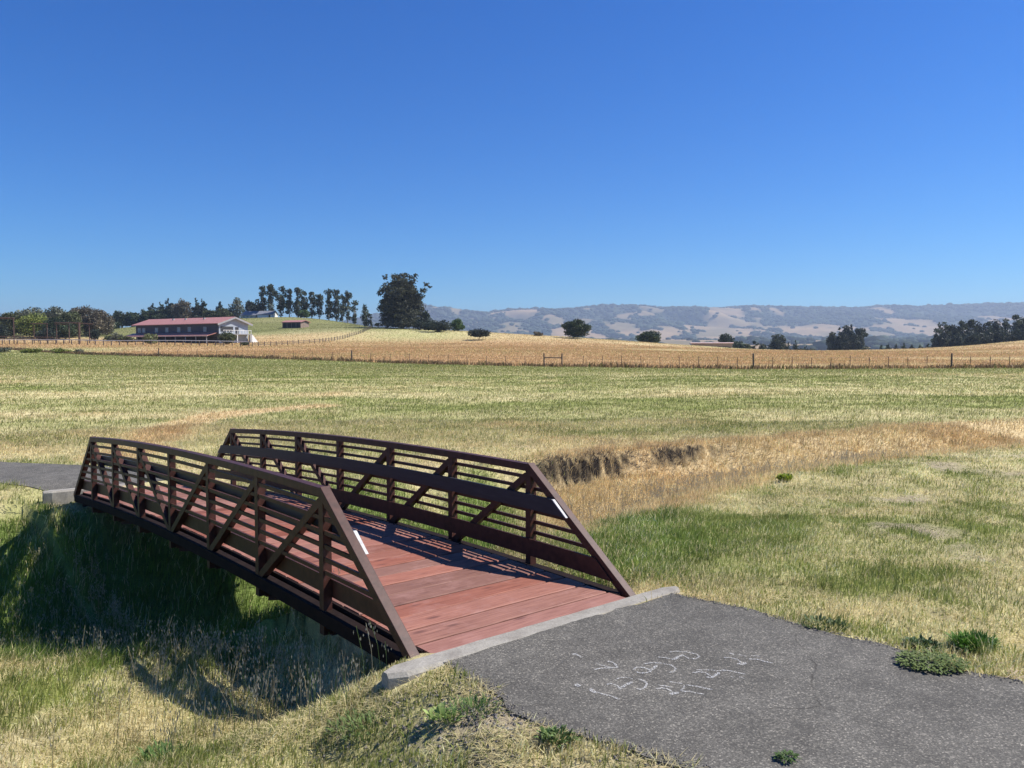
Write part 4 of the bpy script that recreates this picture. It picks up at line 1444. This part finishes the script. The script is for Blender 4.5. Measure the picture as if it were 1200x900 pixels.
def far_barn():
    a, b = gx(810, 322), gx(858, 318)
    zt = at(830, 402.5, 320).z
    root, Lf, Ln, org, wall, roof = gable_house('low_barn', 'long low barn with pale pink roof behind the brown field', a, b, 6, zt + 1.2 - 1.2 - (-1.0) - 1.0, zt + .2 + 0.0, .5,
                                                 {'wall': M['tan_wall'], 'roof': M['pink_roof']}, 'barn', 0.0)
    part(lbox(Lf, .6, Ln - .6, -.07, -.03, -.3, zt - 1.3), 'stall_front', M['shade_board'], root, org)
    part(lbox(Lf, -2.0, -.6, .2, 4, -.5, zt - .6), 'annex', M['trim'], root, org)
far_barn()

# ------------------------------------------------------------------ trees
def ellips_pts(g, n, shell):
    d = g.normal(size=(n, 3)); d /= np.linalg.norm(d, axis=1)[:, None]
    r = g.uniform(shell, 1.0, n) ** .8
    return d * r[:, None]

def crown_mesh(name, lobes, nper, leaf, cols, seed, parent, org, droop=0):
    g = np.random.default_rng(seed)
    Vs, Cs = [], []
    for (cx, cy, cz, rx, ry, rz) in lobes:
        vol = (rx * ry * rz) ** (2 / 3)
        n = max(12, int(nper * vol))
        p = ellips_pts(g, n, .35)
        # ragged edge: push groups of leaves in and out
        k = .82 + .36 * fbm(p[:, 0] * 2.2 + cx, p[:, 2] * 2.2 + p[:, 1] * 1.7 + cz, seed, 2)
        p = p * k[:, None] * np.array((rx, ry, rz)) + np.array((cx, cy, cz))
        s = leaf * g.uniform(.6, 1.5, n)
        a = g.normal(size=(n, 3)); a /= np.linalg.norm(a, axis=1)[:, None]
        b = np.cross(a, g.normal(size=(n, 3))); b /= np.linalg.norm(b, axis=1)[:, None]
        if droop: a[:, 2] -= droop; a /= np.linalg.norm(a, axis=1)[:, None]
        A, Bv = a * s[:, None], b * (s * .62)[:, None]
        Vs.append(np.stack([p - A, p + Bv, p + A, p - Bv], 1).reshape(-1, 3))
        c = np.array(cols[0]) + (np.array(cols[1]) - np.array(cols[0])) * g.random(n)[:, None]
        c = c * g.uniform(.75, 1.35) * g.uniform(.8, 1.4, n)[:, None]
        Cs.append(np.repeat(c, 4, 0))
    V = np.vstack(Vs)
    F = np.arange(len(V)).reshape(-1, 4)
    o = mesh_np(name, V, F, M['leaf'], col=np.vstack(Cs))
    o.parent = parent
    return o

def tree(name, label, px, top, Y, wpx, kind, cols, cat='tree', group=None, seed=None, trunk='bark', bare=.03):
    """px: centre column, top: pixel row of the crown's top, Y: distance, wpx: crown width in pixels"""
    x = (px - 600) / FOC * Y
    z0 = tz(x, Y)
    H_ = max(1.0, at(px, top, Y).z - z0)
    W_ = wpx / FOC * Y
    seed = seed if seed is not None else int(px * 13 + top * 7) % 99991
    g = np.random.default_rng(seed)
    root = empty(name, (x, Y, z0), label, cat, group)
    lobes, limbs = [], []
    leaf = max(.16, Y * .00105)
    dens = 60 * (1.0 / leaf) ** 2 * .09
    if kind == 'round':
        cz, rz = H_ * (.5 + bare * .5), H_ * (.5 - bare * .5)
        lobes.append((0, 0, cz, W_ * .40, W_ * .40, rz * .97))
        lobes.append((0, 0, H_ * .28, W_ * .42, W_ * .42, H_ * .26))
        for i in range(13):
            a = g.uniform(0, 6.28); e = g.uniform(-.8, 1.0)
            rr = math.sqrt(max(0, 1 - e * e))
            q = g.uniform(.22, .38)
            c = (math.cos(a) * rr * W_ * .3, math.sin(a) * rr * W_ * .3, cz + e * rz * .68)
            lobes.append((*c, W_ * q * .75, W_ * q * .75, rz * q * 1.35)); limbs.append(c)
    elif kind == 'oak':           # low umbrella on a short trunk
        cz, rz = H_ * .58, H_ * .46
        lobes.append((0, 0, cz, W_ * .38, W_ * .38, rz * .85))
        for i in range(8):
            a = i * .785 + g.uniform(-.2, .2)
            c = (math.cos(a) * W_ * .31, math.sin(a) * W_ * .31, cz - rz * .05)
            lobes.append((*c, W_ * .18, W_ * .18, rz * .6)); limbs.append(c)
    elif kind == 'euc':           # tall, separate clumps on pale stems
        for i in range(int(10 + H_ * .9)):
            f = g.uniform(.10, 1.0)
            a = g.uniform(0, 6.28); rad = W_ * .5 * (.45 + .55 * math.sin(min(1, f * 1.05) * 2.6)) * g.uniform(.1, .8)
            q = W_ * g.uniform(.11, .22)
            c = (math.cos(a) * rad, math.sin(a) * rad, min(H_ * f, H_ - q * .8))
            lobes.append((*c, q, q, q * g.uniform(.8, 1.3))); limbs.append(c)
        lobes.append((0, 0, H_ * .42, W_ * .26, W_ * .26, H_ * .36))
        lobes.append((0, 0, H_ - W_ * .18, W_ * .2, W_ * .2, W_ * .18))
    elif kind == 'bigeuc':
        spec = [(-.05, .28, .46, .26), (.1, .22, .44, .22), (-.18, .5, .30, .2), (.02, .55, .36, .22), (.2, .48, .26, .2), (-.05, .76, .28, .17), (.12, .72, .2, .14), (-.25, .72, .16, .12),
                (.18, .84, .14, .12), (-.12, .9, .16, .09), (.04, .93, .14, .07), (.36, .66, .11, .09), (.42, .76, .08, .05), (.3, .56, .14, .11), (-.36, .6, .1, .09), (-.38, .35, .1, .1), (.3, .3, .16, .2), (-.3, .2, .18, .18),
                (-.27, .86, .08, .06), (.46, .72, .05, .035), (.22, .93, .07, .05),
                (-.1, .12, .5, .16), (.18, .12, .44, .15), (.0, .08, .6, .12), (-.08, .33, .55, .3), (.12, .5, .4, .28), (-.05, .7, .42, .22), (.0, .4, .5, .3), (-.1, .62, .34, .22), (.1, .62, .34, .22), (-.02, .82, .26, .13), (-.2, .4, .3, .25), (.2, .38, .3, .24)]
        for sx, fz, rw, rz in spec:
            y_ = g.uniform(-.15, .15) * W_
            c = (sx * W_, y_, fz * H_)
            lobes.append((*c, rw * W_ * .62, rw * W_ * .62, rz * H_ * .62)); limbs.append(c)
            for _ in range(3):
                cc = (c[0] + g.normal(0, .35) * rw * W_, y_ + g.normal(0, .3) * rw * W_, c[2] + g.normal(0, .4) * rz * H_)
                if cc[2] < H_ * .97: lobes.append((*cc, rw * W_ * .24, rw * W_ * .24, rz * H_ * .22))
    elif kind == 'conifer':
        W_ *= 1.45
        n = 9
        for i in range(n):
            f = i / (n - 1)
            rr = W_ * .5 * (1 - f) ** .8 + .05 * W_
            z = H_ * (.14 + .82 * f)
            k = max(1, int(5 * (1 - f)) + 1)
            for j in range(k):
                a = g.uniform(0, 6.28)
                c = (math.cos(a) * rr * .5, math.sin(a) * rr * .5, z)
                lobes.append((*c, rr * .6, rr * .6, H_ * .085))
    elif kind == 'cypress':
        for i in range(8):
            f = i / 7
            rr = W_ * .46 * math.sin(math.pi * (.22 + .68 * f)) ** .6
            lobes.append((g.normal(0, .04) * W_, 0, H_ * (.12 + .78 * f), rr, rr, H_ * .12))
    elif kind == 'shrub':
        for i in range(8):
            a = g.uniform(0, 6.28); q = g.uniform(.0, .3)
            lobes.append((math.cos(a) * q * W_, math.sin(a) * q * W_, H_ * g.uniform(.25, .62), W_ * .24, W_ * .24, H_ * g.uniform(.25, .36)))
    crown_mesh('crown', lobes, dens, leaf, cols, seed, root, None, droop=.5 if 'euc' in kind else 0)
    mb = MB()
    tr = max(.08, H_ * (.022 if 'euc' not in kind else .016))
    if kind == 'bigeuc': tr = .55
    if kind != 'shrub':
        bx = g.normal(0, .02) * W_
        mid = H_ * .45
        mb.tube([(0, 0, -.3), (0, 0, .15 * H_), (bx, 0, mid), (bx * .5, 0, H_ * .85)], [tr * 1.4, tr, tr * .7, tr * .2], 7)
        for c in limbs[:9]:
            z_ = max(H_ * .12, min(mid, c[2] * .55))
            mb.tube([(bx * z_ / mid, 0, z_), (c[0] * .5, c[1] * .5, (z_ + c[2]) * .52), (c[0] * .92, c[1] * .92, c[2] * .98)], [tr * .5, tr * .3, tr * .1], 5)
    else:
        for i in range(5):
            a = i * 1.256
            mb.tube([(0, 0, -.1), (math.cos(a) * W_ * .2, math.sin(a) * W_ * .2, H_ * .5)], [.06, .03], 5)
    o = mb.build('trunk', M['pale_bark'] if trunk == 'pale' else M['bark'])
    o.parent = root
    return root

DKG = ((.022, .036, .018), (.050, .070, .030))
DKO = ((.040, .050, .020), (.085, .095, .035))
YEG = ((.10, .13, .025), (.20, .22, .05))
GRO = ((.085, .095, .065), (.15, .155, .10))
BRO = ((.090, .080, .055), (.16, .135, .09))
BRG = ((.035, .07, .022), (.09, .14, .045))
EUC = ((.030, .042, .026), (.075, .088, .052))
BLK = ((.018, .026, .020), (.038, .050, .032))
G1 = 'trees along the left horizon'
L1 = [
    ('tree', 'dark olive tree at the left edge of the photograph, behind the corral gateway', -14, 364, 262, 40, 'round', DKO),
    ('tree', 'olive tree right of the tall pipe gateway', 14, 366, 264, 34, 'round', DKO),
    ('tree', 'bright yellow green tree left of the open pipe shelter', 43, 369, 256, 34, 'round', YEG),
    ('tree', 'grey green rounded tree behind the yellow green tree', 36, 361, 280, 36, 'round', GRO),
    ('tree', 'tall grey olive tree rising behind the pipe shelter', 64, 359.5, 276, 34, 'round', GRO),
    ('tree', 'dark green tree seen through the pipe shelter', 70, 374, 250, 30, 'round', DKG),
    ('tree', 'green leafy tree behind the right bay of the pipe shelter', 84, 366, 262, 28, 'round', DKO),
    ('tree', 'brownish topped tree, tallest of the left hand trees', 101, 358.5, 278, 32, 'round', BRO),
    ('tree', 'brown olive tree at the right end of the left hand trees', 117, 363, 274, 26, 'round', BRO),
    ('tree', 'thin topped small tree at the gap between the left trees and the dark grove', 126, 371, 285, 16, 'round', GRO),
    ('shrub', 'dark rounded bush at the foot of the left hand trees', 112, 384, 240, 17, 'shrub', BLK),
    ('shrub', 'dark low bush under the far left olive tree', 2, 378, 246, 26, 'shrub', BLK),
    ('shrub', 'deep shaded bush behind the left bay of the pipe shelter', 55, 380, 240, 24, 'shrub', BLK),
    ('pine_tree', 'leftmost dark pine of the grove behind the barn', 141, 364, 390, 16, 'round', DKG),
    ('tree', 'dark broad tree second in the grove left of the barn roof', 156, 366, 392, 22, 'round', DKG),
    ('tree', 'low dark green tree filling the dip left of the barn', 134, 377, 350, 16, 'round', DKG),
    ('tree', 'small rounded blue green tree just left of the tall dark firs', 171, 362.5, 388, 12, 'round', DKG),
    ('pine_tree', 'pointed dark pine above the left end of the red roof', 180, 356, 392, 15, 'conifer', DKG),
    ('pine_tree', 'wide dark pine second above the red roof', 189, 355.5, 390, 17, 'conifer', DKG),
    ('pine_tree', 'tall dark pine above the middle left of the red roof', 199, 351, 392, 17, 'conifer', BLK),
    ('tree', 'grey brown domed tree between dark pines above the red roof', 215, 350.5, 386, 20, 'round', BRO),
    ('pine_tree', 'narrow spire pine right of the domed brown tree', 231, 350, 390, 11, 'conifer', BLK),
    ('pine_tree', 'tall pointed pine at the right end of the dark grove', 238, 351.5, 390, 15, 'conifer', BLK),
    ('tree', 'olive green low tree above the right half of the red roof', 247, 364, 384, 16, 'round', DKO),
    ('pine_tree', 'lone pointed fir above the barn gable', 260, 353.5, 388, 12, 'conifer', BLK),
    ('tree', 'low green tree under the lone pointed fir', 264, 362, 380, 18, 'round', DKO),
    ('cypress_tree', 'small dark pointed tree left of the square topped tree', 270, 358, 390, 9, 'conifer', BLK),
    ('tree', 'dense grey green flat topped tree left of the grey roofed house', 279.5, 349.5, 385, 14, 'cypress', GRO),
    ('tree', 'dark tree behind the grey roofed house', 295, 353, 398, 14, 'round', BLK),
    ('tree', 'small dark tree between the house and the eucalyptus row', 303, 356, 398, 12, 'round', BLK),
]
for q in L1: tree(q[0], q[1], q[2], q[3] - .6, q[4], q[5] * 1.22, q[6], q[7], cat='shrub' if q[0] == 'shrub' else 'tree', group=G1)
G2 = 'eucalyptus trees in the hilltop row'
L2 = [(309, 337, 16, 'wide first'), (318, 335.5, 16, 'tallest second'), (330, 337, 16, 'dense third'), (340, 340, 14, 'dark fourth'), (350, 338, 16, 'open topped fifth'),
      (358, 342, 12, 'slender sixth'), (366, 343.5, 12, 'narrow seventh'), (375, 346, 15, 'low crowned eighth'), (386, 340, 15, 'tall ninth'), (395, 341, 14, 'pale stemmed tenth'),
      (402, 347, 11, 'thin eleventh'), (408, 343, 12, 'spindly twelfth'), (416, 354, 11, 'short thirteenth')]
for px, tp, w, ad in L2:
    tree('eucalyptus_tree', f'{ad} eucalyptus from the left in the hilltop row', px, tp - 1.5, 372 + (px % 5) * 2, w * 1.1, 'euc', EUC, group=G2, trunk='pale')
tree('tree', 'small green tree in front of the hilltop eucalyptus row', 358, 363, 366, 16, 'round', BRG)
tree('eucalyptus_tree', 'lone slim eucalyptus between the row and the giant tree', 428.5, 356.5, 350, 11, 'cypress', EUC, trunk='pale')
tree('tree', 'tiny sapling beside the lone slim eucalyptus', 435, 368, 350, 6, 'euc', EUC)
tree('eucalyptus_tree', 'giant spreading eucalyptus on the crest of the brown hill', 472, 317, 292, 68, 'bigeuc', ((.028, .034, .020), (.070, .072, .040)), trunk='pale')
tree('tree', 'small dark tree just right of the giant eucalyptus', 499, 364, 290, 12, 'round', DKG)
tree('shrub', 'low dark green shrub at the right foot of the giant eucalyptus', 498, 370, 280, 34, 'shrub', BLK, 'shrub')
tree('shrub', 'wide dark shrub on the crest left of the light green tree', 514, 374.5, 268, 40, 'shrub', BLK, 'shrub')
tree('tree', 'light green rounded tree beyond the crest', 536, 374, 278, 20, 'round', BRG, bare=.1)
tree('oak_tree', 'small umbrella shaped oak standing on the brown slope', 561.5, 384.5, 233, 29, 'oak', BLK)
tree('shrub', 'sparse dry brown bush on the crest of the brown hill', 630, 388, 262, 18, 'shrub', BRO, 'shrub')
tree('oak_tree', 'dense dark oak on the skyline of the brown hill', 675, 374, 252, 36, 'round', DKG, bare=.04)
tree('oak_tree', 'dark rounded tree half hidden behind the right slope of the hill', 760, 387.5, 285, 30, 'round', DKG, bare=.05)
tree('shrub', 'low dark bush right of the half hidden rounded tree', 780, 402, 300, 12, 'shrub', DKG, 'shrub')
G3 = 'scattered trees beyond the brown field'
for px, tp, Y, w, k, c, lb in [
    (850, 391, 350, 17, 'round', DKG, 'dark tree behind the right end of the pink roofed barn'),
    (866, 399, 345, 12, 'round', DKG, 'small dark tree just right of the pink roofed barn'),
    (875, 403, 345, 10, 'round', DKO, 'low olive tree between two small dark trees'),
    (884, 399.5, 350, 9, 'euc', DKG, 'little open crowned tree right of the low olive tree'),
    (894, 404, 345, 11, 'round', DKG, 'low dark tree left of the tall rounded tree'),
    (912, 391, 360, 17, 'round', EUC, 'taller rounded grey green tree standing alone over the field'),
    (923, 402, 352, 9, 'conifer', DKG, 'small pointed tree right of the tall rounded tree'),
    (932, 400, 356, 8, 'conifer', DKG, 'slim pointed tree in the low belt of trees'),
    (941, 405, 350, 14, 'shrub', DKG, 'low dark thicket in the belt of trees'),
    (953, 405, 350, 16, 'shrub', DKO, 'low olive thicket left of the tall dark clump'),
    (975, 389, 372, 16, 'euc', EUC, 'left tree of the tall dark clump'),
    (992, 379.5, 374, 22, 'bigeuc', BLK, 'middle and tallest tree of the tall dark clump'),
    (1009, 385.5, 374, 15, 'euc', EUC, 'right tree of the tall dark clump'),
    (984, 389, 370, 20, 'round', BLK, 'dense lower tree filling the tall dark clump'),
    (1001, 391, 371, 18, 'round', BLK, 'dense lower tree on the right side of the tall dark clump'),
    (1033, 405, 350, 7, 'conifer', DKG, 'first little pine from the left in the low pine row'),
    (1041, 404, 352, 8, 'conifer', DKG, 'second little pine from the left in the low pine row'),
    (1050, 404.5, 350, 9, 'conifer', BLK, 'third little pine from the left in the low pine row'),
    (1059, 403, 352, 9, 'conifer', DKG, 'fourth little pine from the left in the low pine row'),
    (1068, 405, 350, 8, 'conifer', BLK, 'fifth little pine from the left in the low pine row'),
    (1078, 405, 350, 10, 'conifer', DKG, 'sixth little pine from the left in the low pine row'),
    (1087, 403.5, 348, 9, 'conifer', DKG, 'last little pine of the low row, next to the dark wood')]:
    tree('tree', lb, px, tp - .6, Y, w * 1.3, k, c, 'tree', G3)
G4 = 'trees of the dark wood on the right'
ords = ['first', 'second', 'third', 'fourth', 'fifth', 'sixth', 'seventh', 'eighth', 'ninth', 'tenth', 'eleventh', 'twelfth', 'thirteenth']
W4 = [(1097, 385, 'euc'), (1105, 377, 'euc'), (1116, 379, 'round'), (1126, 376, 'euc'), (1137, 374, 'euc'), (1147, 378, 'round'), (1157, 376.5, 'euc'), (1167, 376, 'round'),
      (1177, 372.5, 'euc'), (1187, 369, 'euc'), (1198, 371, 'round'), (1210, 368, 'euc'), (1224, 368, 'round')]
for i, (px, tp, k) in enumerate(W4):
    tree('eucalyptus_tree', f'{ords[i]} tall tree from the left in the dark right hand wood', px, tp, 318 + (i % 3) * 4, 17 if k == 'euc' else 20, k, BLK if k == 'round' else EUC, 'tree', G4, trunk='pale', bare=.02)
for i, px in enumerate((1103, 1120, 1138, 1155, 1172, 1190, 1208)):
    tree('tree', f'{ords[i]} low bushy tree from the left under the right hand wood', px, 387 - i * .9, 312, 26, 'shrub', BLK, 'tree', G4)
for px, tp, w, c, lb, Y in ((178, 388.5, 20, ((.10, .115, .05), (.17, .18, .085)), 'pale olive bush in front of the left half of the barn', 212),
                         (268, 387, 34, DKO, 'olive green bush in front of the barn gable', 206), (140, 388, 22, GRO, 'grassy grey bush left of the barn', 226),
                         (150, 393, 24, DKO, 'low olive bush by the left corner of the barn', 222), (129, 392, 16, DKO, 'small olive bush on the mound left of the barn', 235),
                         (288, 400, 12, DKO, 'tiny green bush by the barn stairs', 200)):
    tree('shrub', lb, px, tp, Y, w, 'shrub', c, 'shrub')
for px, Y, w, tp, c, lb in ((4, 150, 22, 408, GRO, 'grey green weedy bush by the far left end of the wire fence'), (70, 146, 30, 407.5, YEG, 'pale yellow green brush behind the left part of the wire fence'),
                        (95, 142, 16, 411, GRO, 'low grey brush at the end of the pale brush patch'), (36, 148, 26, 408, YEG, 'pale grassy brush left of the yellow green brush')):
    tree('shrub', lb, px, tp, Y, w, 'shrub', c, 'shrub')

# ------------------------------------------------------------------ distant hills
def ridge_fields(x, y):
    k = sm(3300, 5600, y)
    rd = 252 + 30 * (fbm(x * .0011, y * .0002, 91) - .5) * 2 + 26 * (fbm(x * .004, y * .001, 92) - .5) * 2
    rd = rd * (.25 + .75 * sm(-1700, -500, x))
    val = np.abs(fbm(x * .0016 + y * .0005, y * .0005, 93, 4) - .5) * 2
    foot = 34 * sm(900, 3200, y) + 46 * (fbm(x * .0018, y * .0022, 94, 4) - .42) * sm(1100, 2600, y)
    z = -16 + foot + (rd) * k ** 1.15 * (1 - .30 * (1 - sm(0, .35, val)) * (1 - sm(.86, 1.0, k)))
    z = z + 26 * (fbm(x * .006, y * .004, 95, 5) - .5) * sm(2000, 4000, y)
    w = .62 * fbm(x * .0085, y * .0034, 96, 6) + .38 * fbm(x * .0016, y * .0009, 98, 3) + .085 * sm(3300, 4800, y) - .06 * (1 - sm(2600, 3900, y)) + .04 * (1 - sm(0, .3, val))
    w = w + .10 * (fbm(x * .02, y * .012, 99, 3) - .5)
    wood = sm(.505, .55, w)
    return z, wood

def hills():
    ys = np.concatenate([np.arange(850, 3000, 45), np.arange(3000, 6400, 26), np.arange(6400, 7600, 120)])
    xs = np.arange(-5200, 6800, 24)
    X, Y = np.meshgrid(xs, ys)
    z, wood = ridge_fields(X, Y)
    z = z - 200 * sm(6200, 7600, Y)
    n = fbm(X * .003, Y * .003, 97)
    gold = np.array((.31, .225, .13)) + (np.array((.20, .165, .095)) - np.array((.31, .225, .13))) * sm(.4, .65, n)[..., None]
    c = gold * (1 - wood[..., None]) + np.array((.055, .068, .045)) * wood[..., None]
    k, m = X.shape[1], X.shape[0]
    V = np.stack([X.ravel(), Y.ravel(), z.ravel()], 1)
    i, j = np.meshgrid(np.arange(m - 1), np.arange(k - 1), indexing='ij')
    Q = np.stack([i * k + j, i * k + j + 1, (i + 1) * k + j + 1, (i + 1) * k + j], -1).reshape(-1, 4)
    o = mesh_np('hills', V, Q, M['hills'], col=c.reshape(-1, 3), smooth=True)
    tag(o, kind='structure')
    # oak woods on the hills: crowns as lumps, one mass
    g = np.random.default_rng(5)
    N_ = 60000
    x = g.uniform(-2800, 4900, N_); y = g.uniform(1500, 5900, N_) ** 1.0
    x = x * (y / 5000)
    z, wood = ridge_fields(x, y)
    keep = (wood > .5) | (g.random(N_) < .02)
    x, y, z = x[keep][:26000], y[keep][:26000], z[keep][:26000]
    t = (1 + 5 ** .5) / 2
    ico = np.array([(-1, t, 0), (1, t, 0), (-1, -t, 0), (1, -t, 0), (0, -1, t), (0, 1, t), (0, -1, -t), (0, 1, -t), (t, 0, -1), (t, 0, 1), (-t, 0, -1), (-t, 0, 1)]) / math.sqrt(1 + t * t)
    fc = np.array([(0, 11, 5), (0, 5, 1), (0, 1, 7), (0, 7, 10), (0, 10, 11), (1, 5, 9), (5, 11, 4), (11, 10, 2), (10, 7, 6), (7, 1, 8), (3, 9, 4), (3, 4, 2), (3, 2, 6), (3, 6, 8), (3, 8, 9), (4, 9, 5), (2, 4, 11), (6, 2, 10), (8, 6, 7), (9, 8, 1)])
    n = len(x)
    r = g.uniform(6, 15, n) * np.where(g.random(n) < .06, 1.6, 1)
    V = ico[None] * g.uniform(.75, 1.25, (n, 12, 1)) * np.stack([r * 1.2, r * 1.2, r * .75], 1)[:, None]
    V = V + np.stack([x, y, z + r * .35], 1)[:, None]
    F = (fc[None] + (np.arange(n) * 12)[:, None, None]).reshape(-1, 3)
    c = np.array((.045, .060, .038)) * g.uniform(.6, 1.5, (n, 1))
    o = mesh_np('hill_woods', V.reshape(-1, 3), F, M['hills'], col=np.repeat(c, 12, 0), smooth=True)
    tag(o, 'dark oak woods in patches over the hazy distant hills', 'woodland', kind='stuff')
hills()

# ------------------------------------------------------------------ haze
def haze():
    mb = MB()
    mb.box(-9000, 9000, -1500, 8200, -240, 335)
    m = bpy.data.materials.new('haze_air')
    m.use_nodes = True
    nt = m.node_tree
    for n in list(nt.nodes):
        if n.type == 'BSDF_PRINCIPLED': nt.nodes.remove(n)
    v = nt.nodes.new('ShaderNodeVolumePrincipled')
    v.inputs['Color'].default_value = (.66, .80, 1.0, 1)
    v.inputs['Density'].default_value = 1.35e-4
    v.inputs['Anisotropy'].default_value = .2
    nt.links.new(v.outputs[0], nt.nodes['Material Output'].inputs['Volume'])
    m.cycles.homogeneous_volume = True if hasattr(m.cycles, 'homogeneous_volume') else None
    o = mb.build('haze', m)
    tag(o, 'thin bluish summer haze in the air', 'haze', kind='stuff')
haze()
